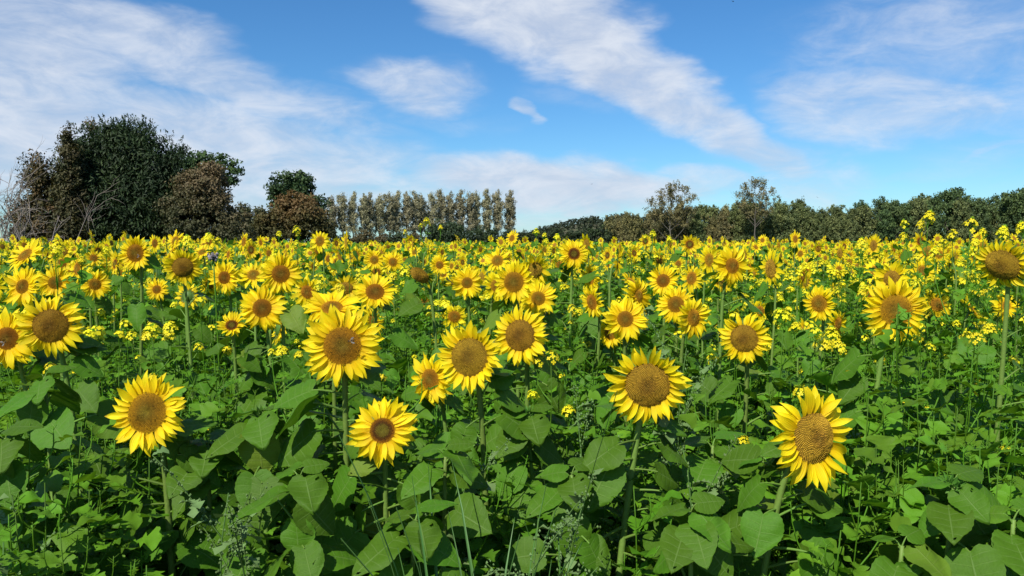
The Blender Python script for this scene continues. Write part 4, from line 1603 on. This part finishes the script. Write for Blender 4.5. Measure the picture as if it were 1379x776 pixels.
def mustard_plan(seed, H=1.35, nb=4, nl=16, flowers=True):
    """stem soup, leaf placements and flower cluster placements of one mustard plant"""
    g = np.random.default_rng(seed)
    tips = []
    top = np.array((g.normal() * .05, g.normal() * .05, H))
    main = bez((0, 0, -.02), (g.normal() * .03, g.normal() * .03, H * .4), top - np.array((g.normal() * .03, g.normal() * .03, H * .3)), top, 10)
    gs = [tube(main, np.linspace(.0048, .0014, 10), 5, (.7, .75, .7))]
    tips.append(main[-1])
    lvs = []
    for b in range(nb):
        i = 5 + b % 4
        p = main[i]
        a = g.random() * 6.28
        ln = g.uniform(.18, .42) * H / 1.35
        ln = min(ln, (H - .02 - p[2]) / .9)
        e = p + np.array((math.cos(a) * ln * .45, math.sin(a) * ln * .45, ln * .9))
        br = bez(p, p + (e - p) * .4 + np.array((math.cos(a) * .05, math.sin(a) * .05, 0)), e - np.array((0, 0, ln * .3)), e, 6)
        gs.append(tube(br, np.linspace(.003, .0013, 6), 4, (.9, 1, .9)))
        tips.append(e)
        for q_ in (1, 3):
            lvs.append((br[q_], g.random() * 6.28, g.uniform(.055, .095), g.uniform(-.5, .3)))
        # seed pods below the flowers
        for q_ in range(5):
            pp = br[5] * (1 - .08 * (q_ + 1)) + br[3] * (.08 * (q_ + 1))
            aa = g.random() * 6.28
            gs.append(tube([pp, pp + np.array((math.cos(aa) * .016, math.sin(aa) * .016, .012))], [.0012, .0009], 3, (.95, 1.05, .8), 0, False))
    az = g.random() * 6
    for k in range(nl):
        t = .22 + .66 * (k + g.random()) / nl
        i = t * 9; i0 = int(i)
        p = main[i0] * (1 - (i - i0)) + main[min(i0 + 1, 9)] * (i - i0)
        az += 2.4 + g.normal() * .4
        lvs.append((p, az, (.19 - .105 * max(0, (t - .35) / .5)) * g.uniform(.8, 1.25), g.uniform(-.6, .25)))
    return merge(gs), lvs, tips


PLANS = [mustard_plan(2200 + i, 1.35, 4 + i % 3, 17) for i in range(7)]
PSTEM = [p[0].mesh('stem', M['mleaf']) for p in PLANS]


def lmat(l):
    p, az, s, ti = l
    return Matrix.LocRotScale(Vector(p), Euler((0, ti, az)), Vector((s, s, s)))


FOL = [scatter(ML[0], [(k % 6, lmat(l)) for k, l in enumerate(p[1])]) for p in PLANS]
FOL1 = [scatter(ML[1], [(k % 6, lmat(l)) for k, l in enumerate(p[1]) if k % 6 != 5]) for p in PLANS]
FOLM = [f.mesh('foliage', M['mleaf']) for f in FOL]
gx = np.random.default_rng(123)


def mustard(px, py, depth, label, group=None, plan=None, fine=True, clusters=None, lush=1.0):
    """a mustard plant whose topmost flowers stand at the photo point"""
    top = at(px, py, depth)
    v = int(gx.integers(7))
    v = v if plan is None else plan
    stem, lvs, tips = PLANS[v]
    s = top.z / 1.37
    sx = min(1.1, max(.8, s))
    rz = gx.random() * 6.28
    tip = Matrix.Rotation(rz, 3, 'Z') @ Vector((tips[0][0] * sx, tips[0][1] * sx, 0))
    e = ob('mustard_plant', None, None, (top.x - tip.x, depth - tip.y, 0), (0, 0, rz), (sx, sx, s))
    tag(e, label, 'mustard plant', group)
    kid('stem', PSTEM[v], e)
    if fine:
        for k, l in enumerate(lvs):
            kid('leaf', MLM[k % 6], e, l[0], (0, l[3], l[1]), l[2] * lush)
    else:
        tag(kid('foliage', FOLM[v], e), kind='stuff')
    for k, tp in enumerate(tips if clusters is None else tips[:clusters]):
        wp = Matrix.Rotation(rz, 3, 'Z') @ Vector((tp[0] * sx, tp[1] * sx, tp[2] * s)) + e.location
        if k and blocks(wp, .55):
            continue
        kid('flower_cluster', CLM[int(gx.integers(4))], e, tp, (gx.normal() * .2, gx.normal() * .2, gx.random() * 6), gx.uniform(.75, 1.1) * (1.15 if k == 0 else .85))
    return e


NAMED = [(1250, 292, 4.2, 'tallest mustard flower head against the right treeline on a bare stem'),
         (1307, 301, 3.6, 'paired tall mustard flower heads near the right edge'),
         (1378, 306, 3.4, 'tall mustard sprig cut by the right edge'),
         (1283, 316, 3.9, 'broad mustard sprig just left of the paired tall heads'),
         (1160, 327, 4.4, 'broad flat mustard bloom below the treeline right of the barn'),
         (1290, 440, 2.6, 'mustard bloom low at right beside the leaf-crossed sunflower'),
         (1333, 441, 2.6, 'mustard bloom low at far right in front of the green stems'),
         (1120, 448, 2.7, 'mustard bloom below the narrow left-turned sunflower'),
         (1210, 398, 2.3, 'mustard plant whose leaves cross the large right sunflower'),
         (742, 478, 2.5, 'mustard bloom on its own in the centre gap'),
         (985, 352, 4.0, 'mustard sprig in front of the full-petalled upper right sunflower'),
         (574, 298, 7.0, 'mustard sprig rising against the dark bush under the poplars'),
         (400, 309, 6.0, 'mustard sprig against the brown bush'),
         (253, 324, 5.0, 'mustard sprig under the right flank of the yew'),
         (281, 318, 5.2, 'mustard sprig under the russet tree'),
         (722, 311, 6.5, 'mustard sprig against the hedge beside the hill'),
         (749, 319, 6.2, 'mustard sprig left of the tall centre sunflower'),
         (879, 314, 6.2, 'mustard sprig under the first airy tree'),
         (78, 330, 3.4, 'tall mustard stem rising through the left crowd'),
         (460, 455, 3.2, 'mustard sprig behind the bee-visited sunflower'),
         (380, 470, 2.9, 'mustard plant in the green gap below the turned-away sunflower'),
         (205, 445, 2.8, 'mustard bloom in the green gap right of the large brown-disc sunflower'),
         (118, 452, 2.7, 'mustard bloom touching the right of the large brown-disc sunflower'),
         (232, 440, 3.0, 'mustard bloom left of the small half-open sunflower'),
         (545, 365, 4.2, 'mustard spray before the brown nodding seed head')]
for (px, py, d, lab) in NAMED:
    e = mustard(px, py, d, lab, 'mustard plants among the sunflowers', fine=d < 4.5, clusters=0 if 'cross' in lab else None, plan=2 if 'cross' in lab else None)
    if 'cross' in lab:
        for k, (zz, ss) in enumerate([(1.345, .05), (1.325, .07), (1.30, .085), (1.285, .085), (1.265, .1)]):
            kid('leaf', MLM[k], e, (PLANS[2][2][0][0], PLANS[2][2][0][1], zz), (0, .85, k * 2.4), ss)

# lush near mustard foliage at the sides, no open flowers
for i, (px, py, d) in enumerate([(40, 560, 1.9), (95, 590, 1.95), (60, 640, 1.75), (120, 650, 1.85), (20, 680, 1.7), (1170, 520, 2.2), (1235, 500, 2.3), (1290, 540, 2.1), (1340, 500, 2.3),
                                 (1180, 590, 2.0), (1240, 560, 2.05), (1150, 480, 2.5), (1370, 560, 1.95), (905, 610, 2.1), (680, 620, 2.1), (245, 520, 2.4), (300, 500, 2.6),
                                 (550, 480, 2.8), (760, 500, 2.6), (1060, 490, 2.6), (950, 520, 2.5), (160, 480, 2.7),
                                 (1210, 610, 1.9), (1275, 590, 1.95), (1320, 590, 1.9), (1345, 620, 1.85), (1160, 640, 1.85), (1200, 470, 2.4), (1265, 475, 2.4), (1310, 470, 2.5), (10, 560, 2.0), (80, 700, 1.65), (110, 560, 2.05)]):
    side = 'bottom left' if px < 130 else (('right, beside the big ragged-petalled front sunflower' if px < 1182 else ('right, above the budded sunflower plant' if px < 1300 else 'the right edge')) if px > 1050 else 'middle rows between the front sunflowers')
    mustard(px, py, d, 'lush lobed-leaved mustard plant without open flowers at ' + side, 'leafy mustard plants ' + side, clusters=0, lush=1.45)

# countable flowering mustard through the near field
for k in range(150):
    d = math.sqrt(gx.uniform(2.6 ** 2, 9.5 ** 2))
    px = gx.uniform(-10, 1390)
    if gx.random() < .35: px = gx.uniform(1000, 1390)
    h = float(np.clip(gx.normal(1.40, .10), 1.1, 1.68))
    py = HOR + (EYE - h) / d * F
    if any(math.hypot(px - a, py - b) < .62 * D_ and d < dist + .1 for (a, b, D_, dist) in hero_px):
        continue
    z_ = zone(px)[1].split('below ')[1]
    r_ = 'front' if d < 4 else ('middle' if d < 6.5 else 'farther')
    mustard(px, py, d, 'yellow-topped mustard plant in the ' + r_ + ' rows below ' + z_, 'flowering mustard below ' + z_, fine=d < 3.6)

# the uncountable rest: green undergrowth and specks of mustard bloom
mats0, mats1, tint0, tint1, mstem = [], [], [], [], []
gu = np.random.default_rng(321)


def utint(g):
    b = g.uniform(.55, 1.2)
    return np.array((b * g.uniform(.85, 1.15), b, b * g.uniform(.8, 1.1)))


def hero_block(px, py, d):
    return any(abs(px - a) < .55 * D_ and py < b + .5 * D_ and d < dist + .05 for (a, b, D_, dist) in hero_px)


for k in range(900):
    d = math.sqrt(gu.uniform(1.75 ** 2, 6.0 ** 2))
    px = gu.uniform(-120, 1500)
    h = np.clip(gu.normal(1.08, .14), .6, 1.38) - (.16 if d < 2.2 else 0)
    py = HOR + (EYE - h) / d * F
    if hero_block(px, py, d): h *= .72
    s = h / 1.37
    m = loc_rot(((px - PW / 2) / F * d, d, 0), (gu.normal() * .06, gu.normal() * .06, gu.random() * 6.28), (gu.uniform(.85, 1.15), gu.uniform(.85, 1.15), s))
    i = int(gu.integers(7))
    mats0.append((i, m)); tint0.append(utint(gu))
for k in range(1900):
    d = math.sqrt(gu.uniform(6.0 ** 2, 17.0 ** 2))
    px = gu.uniform(-80, 1460)
    h = np.clip(gu.normal(1.33, .13), .9, 1.62)
    m = loc_rot(((px - PW / 2) / F * d, d, 0), (0, 0, gu.random() * 6.28), (1.25, 1.25, h / 1.37))
    mats1.append((int(gu.integers(7)), m)); tint1.append(utint(gu))
for k in range(40):
    d = gu.uniform(1.7, 2.9)
    px = gu.uniform(-60, 1440)
    h = gu.uniform(.62, .98)
    m = loc_rot(((px - PW / 2) / F * d, d, 0), (gu.normal() * .06, gu.normal() * .06, gu.random() * 6.28), (gu.uniform(.9, 1.25), gu.uniform(.9, 1.25), h / 1.37))
    mats0.append((int(gu.integers(7)), m)); tint0.append(utint(gu))
und = merge([scatter(FOL, mats0, tint0), scatter([p[0] for p in PLANS], mats0[::2]), scatter(FOL1, mats1, tint1)])
# far canopy
n = 40000
d = np.sqrt(gu.uniform(16 ** 2, 50 ** 2, n)); px = gu.uniform(-60, 1440, n)
P = np.stack([(px - PW / 2) / F * d, d, np.clip(gu.normal(1.33, .15, n), .8, 1.74)], 1)
N = unit(gu.normal(size=(n, 3)) + np.array((-.1, -.4, .9)))
sz = gu.uniform(.10, .22, n)
C = np.array([utint(gu) for _ in range(n)])
und = merge([und, rhombs(P, N, unit(gu.normal(size=(n, 3))), sz * 1.3, sz * .8, C)])
tag(ob('undergrowth', und.mesh('undergrowth', M['mleaf'])), 'thick tangle of green mustard leaves filling the field between the sunflowers', 'undergrowth', kind='stuff')

bl = []
for k in range(3400):
    u_ = gu.random()
    d = math.sqrt(gu.uniform(3.2 ** 2, 9 ** 2)) if u_ < .11 else math.sqrt(gu.uniform(9 ** 2, 40 ** 2))
    px = gu.uniform(-40, 1420)
    if gu.random() < .25: px = gu.uniform(980, 1420)
    h = np.clip(gu.normal(1.40, .09), 1.1, 1.66) if d > 5 else np.clip(gu.normal(1.30, .10), 1.0, 1.55)
    py = HOR + (EYE - h) / d * F
    if d < 8 and any(math.hypot(px - a, py - b) < .55 * D_ and d < dist + .1 for (a, b, D_, dist) in hero_px):
        continue
    s = gu.uniform(.6, 1.1) * (1.0 if d < 12 else 1.3)
    bl.append((int(gu.integers(3)), loc_rot(((px - PW / 2) / F * d, d, h), (gu.normal() * .3, gu.normal() * .3, gu.random() * 6), s)))
    # its thin stalk goes down into the green
blg = scatter(CLL, bl)
st = [tube([(m.translation.x, m.translation.y, m.translation.z + .01), (m.translation.x + .01, m.translation.y + .01, m.translation.z - .35)], [.0016, .003], 3, (.8, .95, .8), 1, False)
      for (_, m) in bl if m.translation.y < 12]
tag(ob('mustard_bloom', merge([blg] + st).mesh('mustard_bloom', [M['mpetal'], M['mleaf']])), 'countless specks of yellow mustard bloom between the sunflowers', 'mustard bloom', kind='stuff')

# ---------------------------------------------------------------- goosefoot, grass, phacelia

def goosefoot_geo(seed, H=1.0):
    g = np.random.default_rng(seed)
    stems, seeds, lv = [], [], []
    main = bez((0, 0, -.02), (g.normal() * .04, 0, H * .4), (g.normal() * .05, g.normal() * .05, H * .75), (g.normal() * .09, g.normal() * .05, H), 9)
    stems.append(tube(main, np.linspace(.005, .0015, 9), 5, (.6, .75, .5)))
    arms = [main[4:]]
    for b in range(11):
        i = 3 + b % 5
        a = b * 2.4 + g.random()
        ln = g.uniform(.10, .26)
        p = main[i]
        e = p + np.array((math.cos(a) * ln * .6, math.sin(a) * ln * .6, ln * .75))
        br = bez(p, (p * 2 + e) / 3, (p + 2 * e) / 3 + np.array((0, 0, .02)), e, 6)
        stems.append(tube(br, np.linspace(.0022, .001, 6), 3, (.7, .8, .55)))
        arms.append(br)
    for arm in arms:
        for k in range(34):
            f = g.uniform(.25, 1)
            i = f * (len(arm) - 1); i0 = min(int(i), len(arm) - 2)
            p = arm[i0] * (1 - (i - i0)) + arm[i0 + 1] * (i - i0) + g.normal(size=3) * .007
            seeds.append(octa(g.uniform(.0020, .0042), p, np.array((1, 1, 1)) * g.uniform(.75, 1.35)))
        for k in range(3):
            i0 = int(g.integers(len(arm)))
            lv.append(ML[1][int(g.integers(6))].tf(loc_rot(arm[i0], (0, g.uniform(-.4, .5), g.random() * 6.28), g.uniform(.035, .06))))
    return merge(stems), merge(seeds), merge(lv)


GF = []
for i in range(3):
    a, b, c = goosefoot_geo(2500 + i)
    GF.append((a.mesh('stem', M['goose']), b.mesh('seed_spray', M['goose'], False), c.mesh('foliage', M['goose'])))
for i, (px, py, d, lab) in enumerate([(305, 668, 1.85, 'grey-green goosefoot spray right of the low left sunflower'), (330, 700, 1.8, 'goosefoot spray arching low between the two low front sunflowers'),
                                 (690, 690, 1.75, 'goosefoot spray beside the grass at bottom centre'), (740, 715, 1.7, 'low goosefoot spray at bottom centre, right of the grass'),
                                 (935, 575, 2.05, 'tall goosefoot spike between the two big front sunflowers'), (60, 665, 1.8, 'goosefoot spray among the lobed leaves at bottom left'),
                                 (20, 730, 1.65, 'goosefoot spray in the bottom left corner'), (600, 640, 2.0, 'goosefoot spray behind the grass at bottom centre'),
                                 (760, 560, 2.3, 'slim goosefoot spike in the dark gap left of the wide-disc sunflower'), (920, 470, 2.7, 'goosefoot spike under the overlapping pair of sunflowers')]):
    t_ = at(px, py, d)
    e = tag(ob('goosefoot', None, None, (t_.x, d, 0), (0, 0, i * 1.3), (1, 1, t_.z / 1.0)), lab, 'weed', 'goosefoot weeds in the front rows')
    for nm, me in zip(('stem', 'seed_spray', 'foliage'), GF[i % 3]):
        o = kid(nm, me, e)
        if nm != 'stem': o['kind'] = 'stuff'


def blade_geo(seed):
    g = np.random.default_rng(seed)
    n = 9
    V, U = [], []
    bend = g.uniform(.15, .7)
    for i in range(n):
        t = i / (n - 1)
        w = .0055 * (1 - t ** 2.5) + .0004
        x = bend * t ** 2.4 * .5
        z = t * (1 - .35 * bend * t * t)
        V += [(x, -w, z), (x + .001, 0, z - .002), (x, w, z)]; U += [(t, -1, 0), (t, 0, 0), (t, 1, 0)]
    return G(V, grid_tris(n, 3), (1, 1, 1), U)


BL = [blade_geo(2600 + i).mesh('blade', M['grass']) for i in range(6)]
gg = np.random.default_rng(4)
for (px, d, hh, nb, lab) in [(645, 1.55, 1.42, 18, 'clump of broad grass blades at bottom centre'), (612, 1.55, 1.3, 10, 'smaller grass clump left of the broad one at bottom centre'),
                             (745, 2.2, 1.12, 9, 'thin upright grass clump in the dark gap at centre')]:
    t_ = at(px, 700, d)
    e = tag(ob('grass_clump', None, None, (t_.x, d, 0)), lab, 'grass', 'grass clumps in the front rows')
    for k in range(nb):
        kid('blade', BL[k % 6], e, (gg.normal() * .035, gg.normal() * .03, 0), (gg.normal() * .05, gg.normal() * .05, gg.random() * 6.28), (hh * .7, 1.1, hh * gg.uniform(.75, 1.1)))

d = 3.3
t_ = at(287, 346, d)
e = tag(ob('phacelia', None, None, (t_.x, d, 0)), 'single greyish purple phacelia bloom on a tall stem in the left crowd', 'flower')
kid('stem', tube(bez((0, 0, -.02), (.03, 0, .6), (.02, 0, 1.2), (0, 0, t_.z), 9), np.linspace(.006, .003, 9), 5, (.9, 1, .9)).mesh('stem', M['mleaf']), e)
gq = np.random.default_rng(8)
kid('bloom', merge([octa(gq.uniform(.004, .008), gq.normal(size=3) * np.array((.009, .009, .006)) + np.array((0, 0, t_.z)), np.array((.20, .18, .19)) * gq.uniform(.6, 1.5)) for _ in range(40)]).mesh('bloom', M['plain'], False), e)

# ---------------------------------------------------------------- bees and birds

def lathe_x(prof, seg, cols):
    V, C, T = [], [], []
    for (x, r), c in zip(prof, cols):
        for j in range(seg):
            a = 2 * math.pi * j / seg
            V.append((x, r * math.cos(a), r * math.sin(a))); C.append(c)
    for i in range(len(prof) - 1):
        for j in range(seg):
            a, b = i * seg + j, i * seg + (j + 1) % seg
            T += [(a, a + seg, b), (b, a + seg, b + seg)]
    return G(V, T, np.array(C))


bk, am = (.018, .013, .009), (.16, .075, .015)
bee_body = lathe_x([(-.0075, .0002), (-.006, .0016), (-.004, .0024), (-.002, .0024), (0, .0014), (.001, .0022), (.003, .0025), (.0045, .0013), (.0055, .0017), (.007, .0014), (.0076, .0002)], 8,
                   [bk, bk, am, bk, bk, am, am, bk, bk, bk, bk]).mesh('body', M['plain'])
bee_wing = G([(0, 0, 0), (-.004, .0015, .0005), (-.009, .0045, .001), (-.0075, .0065, .001), (-.003, .005, .0005)], [(0, 1, 4), (1, 2, 3), (1, 3, 4)], (.16, .15, .13)).mesh('wing', M['plain'])
for (px, py, d, yaw, pitch, lab) in [(473, 459, 2.0, 8, 6, 'bee on the orange disc of the large sunflower left of centre'), (5, 462, 2.48, 4, 8, 'bee on the disc of the sunflower at the left edge'),
                                     (187, 345, 3.95, -6, 2, 'bee on the tall ragged sunflower under the yew')]:
    nr = normal_of(yaw, pitch)
    e = tag(ob('bee', None, None, at(px, py, d), nr.to_track_quat('Z', 'Y') @ Quaternion((0, 0, 1), px * .1), 1.15), lab, 'bee', 'bees on the sunflowers')
    kid('body', bee_body, e)
    kid('wing', bee_wing, e, (.002, .001, .0018))
    kid('wing', bee_wing, e, (.002, -.001, .0018), None, (1, -1, 1))

bird_body = lathe_x([(-.16, .004), (-.10, .02), (-.03, .038), (.05, .036), (.09, .024), (.12, .026), (.145, .014), (.165, .002)], 8, [(.02, .02, .022)] * 8).mesh('body', M['plain'])
bird_wing = G([(.05, .02, .01), (-.06, .02, .01), (.04, .16, .05), (-.05, .15, .05), (-.02, .32, .03), (-.06, .30, .03)], [(0, 2, 1), (1, 2, 3), (2, 4, 3), (3, 4, 5)], (.02, .02, .022)).mesh('wing', M['plain'])
for (px, py, d, lab) in [(987, 2, 95, 'dark bird at the very top of the sky'), (1101, 266, 140, 'upper one of two tiny birds above the right treeline'), (1103, 279, 150, 'lower one of two tiny birds above the right treeline'),
                         (797, 248, 150, 'tiny bird in front of the low white cloud')]:
    e = tag(ob('bird', None, None, at(px, py, d), (.3, 0, px)), lab, 'bird', 'birds in the sky')
    kid('body', bird_body, e)
    kid('wing', bird_wing, e)
    kid('wing', bird_wing, e, (0, 0, 0), None, (1, -1, 1))

print('mid sunflowers', count, 'far', len(far_list), 'objects', len(bpy.data.objects), 'undergrowth tris', len(und.T))
